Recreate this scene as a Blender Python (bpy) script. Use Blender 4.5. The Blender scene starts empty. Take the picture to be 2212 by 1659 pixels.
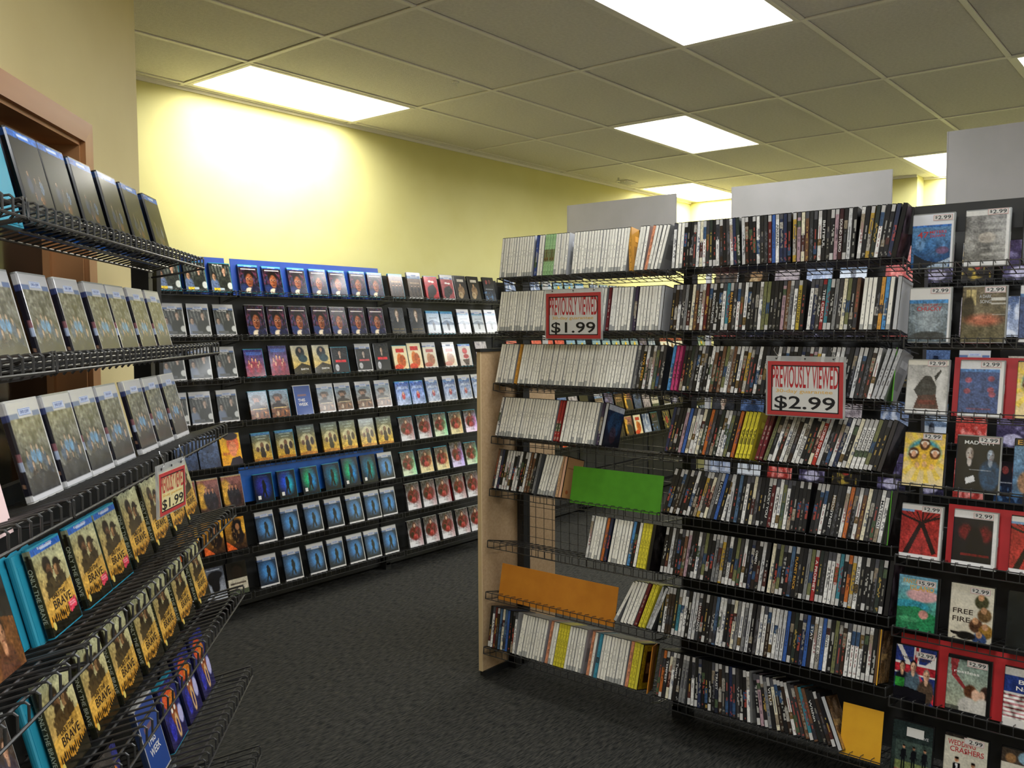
import bpy, math, random
import numpy as np
from mathutils import Matrix, Vector
random.seed(7)
rng = np.random.RandomState(11)
SC = bpy.context.scene
COL = SC.collection

# ------------------------------------------------------------------ camera, light, exposure
CAMZ = 1.665
CX, CY = -2.75888, -4.58615
YAW, PIT, ROL, FPX = 0.681911, -0.0617952, -0.0048649, 1908.6
fw = Vector((math.cos(PIT)*math.cos(YAW), math.cos(PIT)*math.sin(YAW), math.sin(PIT)))
rt = Vector((math.sin(YAW), -math.cos(YAW), 0.0))
up = rt.cross(fw)
rt, up = math.cos(ROL)*rt + math.sin(ROL)*up, -math.sin(ROL)*rt + math.cos(ROL)*up
cam_d = bpy.data.cameras.new('camera')
cam = bpy.data.objects.new('camera', cam_d)
COL.objects.link(cam)
cam_d.sensor_fit = 'HORIZONTAL'
cam_d.sensor_width = 36.0
cam_d.lens = FPX/2212.0*36.0
cam_d.clip_start = 0.02
m = Matrix((rt, up, -fw)).transposed().to_4x4()
m.translation = (CX, CY, CAMZ)
cam.matrix_world = m
SC.camera = cam

world = bpy.data.worlds.new('world')
SC.world = world
world.use_nodes = True
world.node_tree.nodes['Background'].inputs[0].default_value = (0.5, 0.5, 0.55, 1)
world.node_tree.nodes['Background'].inputs[1].default_value = 0.02
LIGHT_STRENGTH = 5.0
LAMP_WATTS = 48.0
LAMP_SPREAD = 168.0
SC.view_settings.view_transform = 'Standard'
SC.view_settings.look = 'None'
SC.view_settings.exposure = -0.42
SC.view_settings.gamma = 1.0
SC.view_settings.use_curve_mapping = False
try:
    SC.cycles.use_denoising = True
    SC.cycles.max_bounces = 8
    SC.cycles.diffuse_bounces = 7
    SC.cycles.glossy_bounces = 3
    SC.cycles.transparent_max_bounces = 8
    SC.cycles.caustics_reflective = False
    SC.cycles.caustics_refractive = False
    SC.cycles.sample_clamp_indirect = 6.0
except Exception:
    pass

# ------------------------------------------------------------------ helpers
def lin(c):
    c = np.asarray(c, float)
    return np.where(c <= 0.04045, c/12.92, ((np.clip(c, 0, 1)+0.055)/1.055)**2.4)
def hexc(h):
    return tuple(int(h[i:i+2], 16)/255 for i in (0, 2, 4))

MATS = {}
def mat(name, srgb, rough=0.6, metal=0.0, coat=0.0, spec=0.5, alpha=1.0):
    if name in MATS: return MATS[name]
    M = bpy.data.materials.new(name); M.use_nodes = True
    b = M.node_tree.nodes['Principled BSDF']
    b.inputs['Base Color'].default_value = (*[float(v) for v in lin(srgb)], 1)
    b.inputs['Roughness'].default_value = rough
    b.inputs['Metallic'].default_value = metal
    b.inputs['Coat Weight'].default_value = coat
    b.inputs['Coat Roughness'].default_value = 0.08
    b.inputs['Specular IOR Level'].default_value = spec
    b.inputs['Alpha'].default_value = alpha
    MATS[name] = M
    return M
def nodes(M):
    nt = M.node_tree
    return nt, nt.nodes, nt.links, nt.nodes['Principled BSDF']
def noise_mat(name, c1, c2, scale, rough=0.7, bump=0.0, bscale=None, stretch=(1, 1, 1), detail=4, rot=0.0, ramp=(0.35, 0.65), spec=0.5):
    if name in MATS: return MATS[name]
    M = mat(name, c1, rough, spec=spec); nt, N, L, b = nodes(M)
    tc = N.new('ShaderNodeTexCoord'); mp = N.new('ShaderNodeMapping')
    mp.inputs['Scale'].default_value = stretch; mp.inputs['Rotation'].default_value = (0, 0, rot)
    L.new(tc.outputs['Object'], mp.inputs['Vector'])
    n = N.new('ShaderNodeTexNoise'); n.inputs['Scale'].default_value = scale; n.inputs['Detail'].default_value = detail
    L.new(mp.outputs[0], n.inputs['Vector'])
    r = N.new('ShaderNodeValToRGB')
    r.color_ramp.elements[0].position = ramp[0]; r.color_ramp.elements[1].position = ramp[1]
    r.color_ramp.elements[0].color = (*[float(v) for v in lin(c1)], 1)
    r.color_ramp.elements[1].color = (*[float(v) for v in lin(c2)], 1)
    L.new(n.outputs[0], r.inputs[0]); L.new(r.outputs[0], b.inputs['Base Color'])
    if bump:
        n2 = N.new('ShaderNodeTexNoise'); n2.inputs['Scale'].default_value = bscale or scale*2
        L.new(mp.outputs[0], n2.inputs['Vector'])
        bp = N.new('ShaderNodeBump'); bp.inputs['Strength'].default_value = bump; bp.inputs['Distance'].default_value = 0.004
        L.new(n2.outputs[0], bp.inputs['Height']); L.new(bp.outputs[0], b.inputs['Normal'])
    return M
def col_mat(name, rough=0.3, coat=0.0):
    M = mat(name, (1, 1, 1), rough, coat=coat); nt, N, L, b = nodes(M)
    a = N.new('ShaderNodeVertexColor'); a.layer_name = 'Col'
    L.new(a.outputs['Color'], b.inputs['Base Color'])
    return M

class MB:
    """collects quads / triangles with material slots and optional per-face colours"""
    def __init__(s): s.v = []; s.f = []; s.mi = []; s.fc = []; s.n = 0
    def add(s, V, F, mi=0, fc=None):
        V = np.asarray(V, float).reshape(-1, 3)
        s.v.append(V)
        for k, f in enumerate(F):
            s.f.append(tuple(int(i)+s.n for i in f)); s.mi.append(mi)
            s.fc.append(None if fc is None else (fc[k] if hasattr(fc[0], '__len__') else fc))
        s.n += len(V)
        return s
    def box(s, x0, x1, y0, y1, z0, z1, mi=0, fc=None, M=None):
        V = np.array([(x, y, z) for z in (z0, z1) for y in (y0, y1) for x in (x0, x1)], float)
        if M is not None: V = V @ np.array(M.to_3x3()).T + np.array(M.translation)
        return s.add(V, [(0, 2, 3, 1), (4, 5, 7, 6), (0, 1, 5, 4), (2, 6, 7, 3), (0, 4, 6, 2), (1, 3, 7, 5)], mi, fc)
    def tube(s, P, r, n=4, mi=0, caps=True):
        P = np.asarray(P, float); k = len(P)
        T = np.gradient(P, axis=0); T /= np.linalg.norm(T, axis=1)[:, None]+1e-12
        ref = np.array([0, 0, 1.0]) if abs(T[0][2]) < .8 and np.abs(T[:, 2]).max() < .95 else (np.array([1.0, 0, 0]) if np.abs(T[:, 0]).max() < .95 else np.array([0, 1.0, 0]))
        A = np.cross(T, ref); A /= np.linalg.norm(A, axis=1)[:, None]+1e-12
        B = np.cross(T, A)
        ang = np.arange(n)*2*math.pi/n+math.pi/4
        V = (P[:, None] + r*(A[:, None]*np.cos(ang)[None, :, None]+B[:, None]*np.sin(ang)[None, :, None])).reshape(-1, 3)
        F = [(i*n+j, i*n+(j+1) % n, (i+1)*n+(j+1) % n, (i+1)*n+j) for i in range(k-1) for j in range(n)]
        if caps: F += [tuple(range(n))[::-1], tuple((k-1)*n+j for j in range(n))]
        return s.add(V, F, mi)
    def prism(s, poly, z0, z1, mi=0, axis='z'):
        n = len(poly)
        if axis == 'z': V = [(x, y, z0) for x, y in poly]+[(x, y, z1) for x, y in poly]
        elif axis == 'y': V = [(x, z0, y) for x, y in poly]+[(x, z1, y) for x, y in poly]
        else: V = [(z0, x, y) for x, y in poly]+[(z1, x, y) for x, y in poly]
        F = [(i, (i+1) % n, n+(i+1) % n, n+i) for i in range(n)]+[tuple(range(n))[::-1], tuple(range(n, 2*n))]
        return s.add(V, F, mi)
    def mesh(s, name, mats, smooth=False):
        me = bpy.data.meshes.new(name)
        V = np.concatenate(s.v) if s.v else np.zeros((0, 3))
        me.from_pydata(V.tolist(), [], s.f)
        for M_ in (mats if isinstance(mats, (list, tuple)) else [mats]): me.materials.append(M_)
        me.polygons.foreach_set('material_index', s.mi)
        if any(c is not None for c in s.fc):
            at = me.color_attributes.new('Col', 'FLOAT_COLOR', 'CORNER')
            arr = []
            for f, c in zip(s.f, s.fc):
                c = (.5, .5, .5) if c is None else c
                arr += [(*c, 1.0)]*len(f)
            at.data.foreach_set('color', np.asarray(arr, np.float32).ravel())
        if smooth: me.polygons.foreach_set('use_smooth', [True]*len(me.polygons))
        me.update()
        return me

def obj(name, me, parent=None, M=None):
    o = bpy.data.objects.new(name, me); COL.objects.link(o)
    if parent is not None: o.parent = parent
    if M is not None: o.matrix_local = M
    return o
def tag(o, label=None, cat=None, group=None, kind=None):
    if label: o['label'] = label
    if cat: o['category'] = cat
    if group: o['group'] = group
    if kind: o['kind'] = kind
    return o
def T(x, y, z): return Matrix.Translation((x, y, z))
def RX(a): return Matrix.Rotation(a, 4, 'X')
def RY(a): return Matrix.Rotation(a, 4, 'Y')
def RZ(a): return Matrix.Rotation(a, 4, 'Z')
ORD = ['zeroth', 'first', 'second', 'third', 'fourth', 'fifth', 'sixth', 'seventh', 'eighth', 'ninth', 'tenth']
def nth(n):
    if n <= 10: return ORD[n]
    return '%d%s' % (n, 'th' if 10 < n % 100 < 14 else {1: 'st', 2: 'nd', 3: 'rd'}.get(n % 10, 'th'))

_txt = {}
def text_geo(body, size=1.0):
    """vertices / faces of flat lettering, left-bottom at origin, height normalised by font size"""
    if body in _txt: return _txt[body]
    cu = bpy.data.curves.new('t', 'FONT'); cu.body = body; cu.size = 1.0; cu.resolution_u = 3; cu.offset = .012
    o = bpy.data.objects.new('t', cu)
    me = bpy.data.meshes.new_from_object(o)
    V = np.array([v.co[:] for v in me.vertices]).reshape(-1, 3); F = [tuple(p.vertices) for p in me.polygons]
    bpy.data.objects.remove(o); bpy.data.curves.remove(cu); bpy.data.meshes.remove(me)
    if len(V): V = V-V.min(0)
    _txt[body] = (V, F)
    return _txt[body]
def put_text(mb, body, x0, z0, w, h, y, mi, R=None):
    """fit lettering into the box x0..x0+w, z0..z0+h on a plane facing -y"""
    V, F = text_geo(body)
    if not len(V): return
    mx = V.max(0)
    P = np.stack([x0+V[:, 0]/mx[0]*w, np.full(len(V), y), z0+V[:, 1]/mx[1]*h], 1)
    if R is not None: P = P @ np.array(R.to_3x3()).T + np.array(R.translation)
    mb.add(P, F, mi)

# ------------------------------------------------------------------ materials
m_wall = noise_mat('yellow_wall_paint', hexc('DAD493'), hexc('D5CE8A'), 3.0, .75, .06, 220)
m_walll = noise_mat('ochre_wall_paint', hexc('DBCA93'), hexc('D5C38C'), 3.0, .75, .06, 220)
m_tile = noise_mat('mineral_ceiling_tile', hexc('E6E2DC'), hexc('DCD8D2'), 60, .9, .6, 160)
m_tbar = mat('white_ceiling_bar', hexc('EEEAE4'), .5)
m_wallf = mat('pale_shop_wall', hexc('EAE6DA'), .7)
m_floor = noise_mat('dark_streaked_carpet', (.105, .108, .105), (.275, .268, .245), 20, .95, .8, 50, stretch=(1.2, 8, 1), detail=8, ramp=(.36, .72), spec=.1)
m_wire = mat('black_coated_wire', hexc('2E2D2B'), .38, .0, spec=.6)
m_rack = mat('black_rack_metal', hexc('242423'), .5)
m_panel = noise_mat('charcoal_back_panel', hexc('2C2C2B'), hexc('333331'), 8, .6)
m_blackpl = mat('black_case_plastic', hexc('131314'), .25, spec=.6)
m_clearpl = mat('clear_case_plastic', hexc('9A9C98'), .2, spec=.6)
m_whitepl = mat('white_case_plastic', hexc('C9C7C0'), .3)
m_teal = mat('blue_translucent_plastic', hexc('2C93AC'), .25, spec=.6)
m_print = col_mat('printed_cover', .22, .35)
m_spine = col_mat('printed_spine', .35, .1)
m_white = mat('white_paper', hexc('D8D6D0'), .6)
m_label = mat('pale_blue_label', hexc('C4CDE0'), .6)
m_blueink = mat('blue_ink', hexc('5D70A8'), .6)
m_black = mat('black_ink', hexc('17171A'), .5)
m_red = mat('red_ink', hexc('B5292E'), .5)
m_redsign = mat('sign_red', hexc('B63A3A'), .45)
m_yink = mat('ochre_ink', hexc('E0B45C'), .5)
m_whiteink = mat('white_ink', hexc('E4E2DC'), .5)
m_gold = mat('gold_ink', hexc('D9A23A'), .5)
m_brown = mat('dark_brown_ink', hexc('2A1A0C'), .5)
m_green = noise_mat('green_card', hexc('478C14'), hexc('4C9418'), 20, .7)
m_orange = noise_mat('orange_card', hexc('CF8420'), hexc('C67B1B'), 14, .75)
m_yellow = noise_mat('yellow_card', hexc('E5AA20'), hexc('DDA11C'), 14, .75)
m_bluecard = noise_mat('blue_card', hexc('1F5FB4'), hexc('1A56A6'), 14, .45)
m_navycard = noise_mat('deep_blue_card', hexc('2B4FA8'), hexc('2446A0'), 14, .45)
m_redcard = noise_mat('red_card', hexc('C9252B'), hexc('BE2227'), 14, .5)
m_pink = mat('pink_paper', hexc('E8C9C4'), .6)
m_oak = noise_mat('oak_trim', hexc('B98454'), hexc('A06C40'), 6, .45, .1, 40, stretch=(1, 1, .12) )
m_oakh = noise_mat('oak_head_trim', hexc('BC8860'), hexc('A9744C'), 6, .45, .1, 40, stretch=(.12, 1, 1))
m_mdf = noise_mat('particle_board', hexc('C6A67E'), hexc('BA9A70'), 90, .8, .1, 200)
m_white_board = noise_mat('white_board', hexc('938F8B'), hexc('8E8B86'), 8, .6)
m_cardw = mat('grey_white_plastic', hexc('B8B8B8'), .35)
m_steel = mat('bright_hook_wire', hexc('C8C8C8'), .25, .9)
m_silver = noise_mat('crinkled_clear_sleeve', hexc('8F8F8D'), hexc('D8D8D6'), 60, .25, .6, 80)
m_glassn = mat('dark_window_glass', hexc('14100C'), .08)
m_pouch = mat('clear_sign_pouch', hexc('C9C9C4'), .25, alpha=.45)
m_emit = bpy.data.materials.new('lit_diffuser'); m_emit.use_nodes = True
_b = m_emit.node_tree.nodes['Principled BSDF']
_b.inputs['Base Color'].default_value = (.9, .9, .86, 1)
_b.inputs['Emission Color'].default_value = (1.0, .955, .84, 1)
_b.inputs['Emission Strength'].default_value = LIGHT_STRENGTH

# ------------------------------------------------------------------ room shell
XF, YB, H = 6.10, 0.07, 3.048
X0, Y0 = -5.2, -8.2
def struct(name, mb, mats, parent=None, M=None):
    o = obj(name, mb.mesh(name, mats), parent, M)
    o['kind'] = 'structure'
    return o
struct('floor', MB().box(X0, XF+.2, Y0, YB+.2, -.06, 0), m_floor)
struct('wall_back', MB().box(-1.9, XF+.2, YB, YB+.15, 0, H+.1), m_wall)
struct('wall_right', MB().box(XF, XF+.15, Y0, YB, 0, H+.1), m_wall)
struct('wall_right', MB().box(5.88, XF, -2.33, -1.1, 0, H), m_wall)
struct('wall_front', MB().box(X0, XF+.2, Y0-.15, Y0, 0, H+.1), m_wallf)
struct('wall_rear', MB().box(X0-.15, X0, Y0, -1.0, 0, H+.1), m_wallf)
# diagonal wall with a wood-trimmed window; frame: x along the wall, y into it
LEFT = T(CX, CY, 0) @ RZ(math.pi/4)
WO = 1.0            # distance of its face from the camera line
WE = 3.345          # where it ends in an outside corner
wx0, wx1, wz0, wz1 = 1.05, 2.77, .95, 2.225     # window opening
mb = MB()
for b in ((-1.9, wx0, 0, H+.1), (wx1, WE, 0, H+.1), (wx0, wx1, 0, wz0), (wx0, wx1, wz1, H+.1)):
    mb.box(b[0], b[1], WO, WO+.16, b[2], b[3])
struct('wall_left', mb, m_walll, None, LEFT)
struct('wall_left', MB().box(WE-.16, WE, WO+.16, WO+1.05, 0, H+.1), m_walll, None, LEFT)
win = bpy.data.objects.new('window_1', None); COL.objects.link(win); win.matrix_local = LEFT; win['kind'] = 'structure'
tw = .062
obj('head_trim', MB().prism([(wx0-tw, wz1+tw), (wx1+tw, wz1+tw), (wx1, wz1), (wx0, wz1)], WO-.022, WO, axis='y').mesh('head_trim', m_oakh), win)
obj('side_trim', MB().prism([(wx1, wz1), (wx1+tw, wz1+tw), (wx1+tw, wz0-tw), (wx1, wz0)], WO-.022, WO, axis='y').mesh('side_trim', m_oak), win)
obj('side_trim', MB().prism([(wx0, wz1), (wx0, wz0), (wx0-tw, wz0-tw), (wx0-tw, wz1+tw)], WO-.022, WO, axis='y').mesh('side_trim', m_oak), win)
obj('sill_trim', MB().prism([(wx0-tw, wz0-tw), (wx0, wz0), (wx1, wz0), (wx1+tw, wz0-tw)], WO-.03, WO, axis='y').mesh('sill_trim', m_oakh), win)
jb = MB(); jb.box(wx1-.012, wx1, WO-.008, WO+.15, wz0, wz1); jb.box(wx0, wx0+.012, WO-.008, WO+.15, wz0, wz1)
jb.box(wx0, wx1, WO-.008, WO+.15, wz1-.012, wz1); jb.box(wx0, wx1, WO-.008, WO+.15, wz0, wz0+.012)
jb.box(wx1-.03, wx1-.012, WO+.08, WO+.1, wz0, wz1); jb.box(wx0, wx1, WO+.08, WO+.1, wz1-.03, wz1-.012)
obj('jamb', jb.mesh('jamb', m_oak), win)
obj('pane', MB().box(wx0, wx1, WO+.1, WO+.11, wz0, wz1).mesh('pane', m_glassn), win)

# ceiling: every 2x4 ft tile on a T-bar grid
TX, TY = 1.2192, .6096
ceil = bpy.data.objects.new('ceiling', None); COL.objects.link(ceil); ceil['kind'] = 'structure'
obj('ceiling_deck', MB().box(X0, XF, Y0, YB, H+.09, H+.11).mesh('ceiling_deck', m_rack), ceil)
LIGHTS = [(0, 0), (0, 4), (2, 2), (4, 0), (4, 4), (2, 6), (-2, 6), (0, 8), (4, 8), (2, 10), (-2, 10), (-4, 8), (-4, 4)]
tile_me = {}
def tile_mesh(w, d):
    k = (round(w, 3), round(d, 3))
    if k not in tile_me:
        b = MB(); e = .008
        V = [(0, 0, .004), (w, 0, .004), (w, d, .004), (0, d, .004), (e, e, 0), (w-e, e, 0), (w-e, d-e, 0), (e, d-e, 0), (0, 0, .018), (w, 0, .018), (w, d, .018), (0, d, .018)]
        b.add(V, [(4, 7, 6, 5), (0, 4, 5, 1), (1, 5, 6, 2), (2, 6, 7, 3), (3, 7, 4, 0), (0, 1, 9, 8), (1, 2, 10, 9), (2, 3, 11, 10), (3, 0, 8, 11), (8, 9, 10, 11)])
        tile_me[k] = b.mesh('ceiling_tile', m_tile)
    return tile_me[k]
for i in range(-4, 5):
    for j in range(0, 13):
        if (i, j) in LIGHTS: continue
        x0, y1 = i*TX, -j*TY
        x1, y0 = min(x0+TX, XF), y1-TY
        obj('ceiling_tile', tile_mesh(x1-x0-.02, y1-y0-.02), ceil, T(x0+.01, y0+.01, H-.001+rng.uniform(0, .0015)))
for i in range(-4, 5):
    obj('ceiling_tile', tile_mesh(min(TX, XF-i*TX)-.02, YB-.015), ceil, T(i*TX+.01, .008, H))
for i in range(-4, 6):
    obj('main_runner', MB().box(min(i*TX, XF-.02)-.012, min(i*TX, XF-.02)+.012, Y0, YB, H-.006, H).mesh('main_runner', m_tbar), ceil)
for j in range(0, 14):
    obj('cross_runner', MB().box(X0, XF, -j*TY-.012, -j*TY+.012, H-.0052, H+.001).mesh('cross_runner', m_tbar), ceil)
tr = MB().box(X0, XF, YB-.012, YB, H-.022, H); tr.box(X0, XF, YB-.03, YB, H-.004, H)
struct('trim_1', tr, m_tbar)
struct('trim_2', MB().box(XF-.02, XF, -8.1, -2.33, H-.02, H).box(5.86, 5.88, -2.33, -1.1, H-.02, H), m_tbar)

# ceiling fixtures
fr = MB(); a, b_ = TX-.02, TY-.02; e = .022
fr.box(0, a, 0, e, -.008, .02); fr.box(0, a, b_-e, b_, -.008, .02); fr.box(0, e, e, b_-e, -.008, .02); fr.box(a-e, a, e, b_-e, -.008, .02)
fr.box(0, a, 0, b_, .02, .06)
fr_me = fr.mesh('frame', m_tbar)
df = MB().box(e, a-e, e, b_-e, -.004, .004)
df_me = df.mesh('diffuser', m_emit)
where = {(0, 0): 'tight against the long yellow wall, over its bright patch', (0, 4): 'cut by the top edge of the frame', (2, 2): 'above the middle of the tall spine racks',
         (4, 0): 'in the far corner above the white header boards', (4, 4): 'half hidden behind the nearest tall white board', (2, 6): 'showing only a corner at the right edge'}
k = 0
for (i, j) in LIGHTS:
    o = bpy.data.objects.new('ceiling_light', None); COL.objects.link(o)
    o.location = (i*TX+.01, -(j+1)*TY+.01, H)
    if (i, j) in where: lb = 'lit recessed fluorescent troffer ' + where[(i, j)]
    else:
        k += 1; lb = 'lit recessed fluorescent troffer behind the camera, %s grid place back' % nth(k)
    tag(o, lb, 'ceiling light', 'fluorescent troffers in the ceiling grid')
    obj('frame', fr_me, o); obj('diffuser', df_me, o)
    la = bpy.data.lights.new('fluorescent_tubes', 'AREA'); la.shape = 'RECTANGLE'; la.size = TX-.07; la.size_y = TY-.07
    la.energy = LAMP_WATTS; la.color = (1.0, .985, .93) if (i, j) in ((0, 0), (4, 0), (-4, 4)) else ((.87, .92, 1.0) if j >= 4 else (.96, .97, 1.0)); la.spread = math.radians(LAMP_SPREAD)
    lo = bpy.data.objects.new('fluorescent_tubes', la); COL.objects.link(lo); lo.parent = o; lo.location = ((TX-.02)/2, (TY-.02)/2, -.006)
vt = bpy.data.objects.new('ceiling_vent', None); COL.objects.link(vt); vt.location = (4.46, -.13, H-.004)
tag(vt, 'small pale ceiling vent beside the long yellow wall near the far corner', 'vent')
obj('frame', MB().box(-.1, .1, -.06, .06, -.01, .0).mesh('frame', m_tbar), vt)
for q in range(4): obj('louver', MB().box(-.085, .085, -.045+q*.026, -.032+q*.026, -.016, -.01).mesh('louver', m_cardw), vt)
sp = bpy.data.objects.new('sprinkler', None); COL.objects.link(sp); sp.location = (4.2, -.2, H-.006)
tag(sp, 'small metal sprinkler head under the ceiling left of the vent', 'sprinkler')
obj('stem', MB().tube([(0, 0, 0), (0, 0, -.03)], .008, 6).mesh('stem', m_steel), sp)
obj('deflector', MB().prism([(math.cos(t)*.02, math.sin(t)*.02) for t in np.arange(8)*math.pi/4], -.034, -.03).mesh('deflector', m_steel), sp)
hk = MB().prism([(math.cos(t)*.02, math.sin(t)*.02) for t in np.arange(8)*math.pi/4], -.008, 0)
hk.tube([(0, 0, -.008), (0, .0, -.02), (.012, 0, -.026)], .003)
o = obj('ceiling_hook', hk.mesh('ceiling_hook', m_white), None, T(.95, -1.18, H-.001))
tag(o, 'tiny white hook stuck on a ceiling tile between two lights', 'hook')

# ------------------------------------------------------------------ wire shelves
def shelf_mesh(width, depth, style, pitch=.038, r=.0017, drop=.03, nw=4):
    drop = depth * .2
    big = (r > .002)
    if big:
        nw = 6
        drop = depth * .27
    # every deck has its front edge turned down
    style = 'skirt'
    # key for the cache of shared meshes
    k = ('shelf', round(width, 3), round(depth, 3), style, r)
    if k in _sh: return _sh[k]
    b = MB(); n = max(2, int(round(width/pitch))); w = width-.012
    for i in range(n+1):
        x = .006+w*i/n
        if style == 'lip':
            P = [(x, depth, -drop), (x, .002, 0), (x, -.008, .012), (x, -.006, .040), (x, .004, .047), (x, .014, .040)]
        else:
            P = [(x, depth, -drop), (x, .004, .002), (x, -.001, -.003), (x, -.001, -.032)]
            if big:
                P = [(x, depth, -drop), (x, .012, -.002), (x, .004, -.001), (x, -.001, -.005), (x, -.001, -.034), (x, .004, -.039)]
        b.tube(P, r, nw, caps=False)
    def lw(y, z, rr=r*1.25): b.tube([(.004, y, z), (.004+w+.004, y, z)], rr, nw)
    if style == 'lip':
        lw(-.010, .014); lw(-.009, .036)
    else:
        lw(-.002, -.032)
        lw(.018 if big else .0, -.008 if big else -.001)
    for t in (.33, .66, .97): lw(depth*t, -drop*t-.003)
    for x in (.004, width-.004):
        if style == 'lip': b.tube([(x, depth+.01, .02), (x, depth, -drop), (x, .0, -.002), (x, -.01, .012), (x, -.009, .038), (x, .05, .036), (x, depth, .03)], r*1.4, nw)
        else: b.tube([(x, depth+.01, .03), (x, depth, -drop), (x, .0, 0), (x, -.002, -.032), (x, .06, -.045), (x, depth, -.06)], r*1.4, nw)
    me = b.mesh('wire_shelf', m_wire)
    _sh[k] = me
    return me
_sh = {}
def grid_mesh(w, h, dx=.05, dz=.05, r=.0014):
    b = MB()
    for i in range(int(w/dx)+1): b.tube([(i*dx, 0, 0), (i*dx, 0, h)], r)
    for i in range(int(h/dz)+1): b.tube([(0, .003, i*dz), (w, .003, i*dz)], r)
    return b.mesh('wire_grid', m_wire)

def upright_mesh(h, foot, w=.04, d=.05):
    b = MB(); b.box(-w/2, w/2, 0, d, 0, h)
    b.box(-w/2, w/2, -foot, d, 0.03, .09)
    b.box(-w/2-.004, w/2+.004, -foot+.0, -foot+.05, 0, .045)
    z = .2
    while z < h-.05:
        b.box(-w*.32, w*.32, -.006, 0, z-.03, z+.03); z += .2465
    return b.mesh('upright', m_rack)

def rack_bay(name, label, frame, x0, width, lips, depth_y, style, cat='display rack', group=None, top=2.06, panel=None, header=None, grid=None, r=.0017, uprights=(0, 1), front_only=None):
    root = bpy.data.objects.new(name, None); COL.objects.link(root)
    root.matrix_local = frame @ T(x0, 0, 0)
    tag(root, label, cat, group)
    for (z, y) in lips:
        obj('wire_shelf', shelf_mesh(width, depth_y-y, style, r=r), root, T(0, y, z))
    foot = (depth_y-lips[-1][1])*.25
    for u in uprights: obj('upright', upright_mesh(top, foot), root, T(width*u, depth_y+.004, 0))
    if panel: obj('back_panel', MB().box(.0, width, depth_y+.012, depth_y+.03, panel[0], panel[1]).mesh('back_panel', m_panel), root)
    if header: obj('header_panel', MB().box(0, width, header[0], header[0]+.015, header[1], header[2]).mesh('header_panel', m_panel), root)
    if grid: obj('wire_grid', grid_mesh(width, grid[1]-grid[0]), root, T(0, depth_y-.002, grid[0]))
    return root

ZR = [1.876, 1.625, 1.382, 1.133, .885, .641, .398, .137]      # shelf heights shared by the racks

# gondola frame: x runs toward the viewer's right, y into the rack
GON = T(0, -1.89, 0) @ RZ(-math.pi/2)
def gy(z): return .335+(z-.14)*.066
GB = .62
BW = .914
g_sk = [(z+.028, gy(z)) for z in ZR]
g_lp = [(z+.004, gy(z)-.004) for z in ZR]
rack_bay('wire_rack', 'left bay of the tall spine rack, mostly white rental cases', GON, 0, BW-.004, g_sk, GB, 'skirt', group=None, top=2.07, header=(.545, 1.99, 2.085), grid=(.55, 1.2), r=.0016)
rack_bay('wire_rack', 'middle bay of the tall spine rack, packed with coloured spines', GON, BW, BW-.004, g_sk, GB, 'skirt', top=2.07, header=(.545, 1.99, 2.085), grid=(1.02, 1.25), r=.0016, uprights=(1,), panel=(.1, 1.0))
rack_bay('wire_rack', 'right bay of the tall rack with face-out cases priced by sticker', GON, BW*2, BW-.004, g_lp, GB, 'lip', top=2.07, header=(.545, 1.99, 2.085), r=.0019, uprights=(1,), panel=(.1, .95))  # back panel here is an added dark sheet standing in for shade
# wooden end panel with black cap behind the far end
o = bpy.data.objects.new('end_panel', None); COL.objects.link(o); o.location = (0, 0, 0)
tag(o, 'tan particle board end panel with black cap at the rack end', 'panel')
obj('board', MB().box(.365, .95, -1.862, -1.842, .03, 1.56).mesh('board', m_mdf), o)
obj('edge_band', MB().box(.360, .366, -1.863, -1.841, .03, 1.56).mesh('edge_band', mat('pale_edge_band', hexc('DCC194'), .6)), o)
obj('cap', MB().box(.355, .96, -1.868, -1.836, 1.56, 1.575).mesh('cap', m_rack), o)
obj('foot', MB().box(.38, .93, -1.872, -1.832, 0, .03).mesh('foot', m_rack), o)
# white header boards and grey ledges behind the rack top
for n_, (a, b, z1, lb) in enumerate([(-2.205, -1.48, 2.402, 'short white header board, leftmost above the spine racks'), (-3.335, -2.535, 2.402, 'middle white header board above the coloured spines'),
                        (-4.45, -3.57, 2.54, 'tallest white header board, at the right edge')]):
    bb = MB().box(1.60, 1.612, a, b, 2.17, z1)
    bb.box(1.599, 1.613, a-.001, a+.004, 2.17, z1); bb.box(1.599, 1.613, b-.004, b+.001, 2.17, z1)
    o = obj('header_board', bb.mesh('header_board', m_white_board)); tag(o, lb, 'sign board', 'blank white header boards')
    for yy in (a+.06, b-.06): obj('bracket', MB().box(1.613, 1.625, yy-.012, yy+.012, 2.17, 2.28).mesh('bracket', m_rack), o)
lg = MB().box(1.585, 1.64, -4.62, -1.27, 2.155, 2.168); lg.box(1.585, 1.589, -2.47, -1.27, 2.155, 2.195)
for yy in (-1.30, -2.40, -3.46, -4.5): lg.box(1.605, 1.63, yy-.012, yy+.012, 0, 2.155)
o = obj('sign_rail', lg.mesh('sign_rail', m_cardw)); tag(o, 'thin grey rail carrying the white boards behind the tall rack', 'rail')

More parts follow.
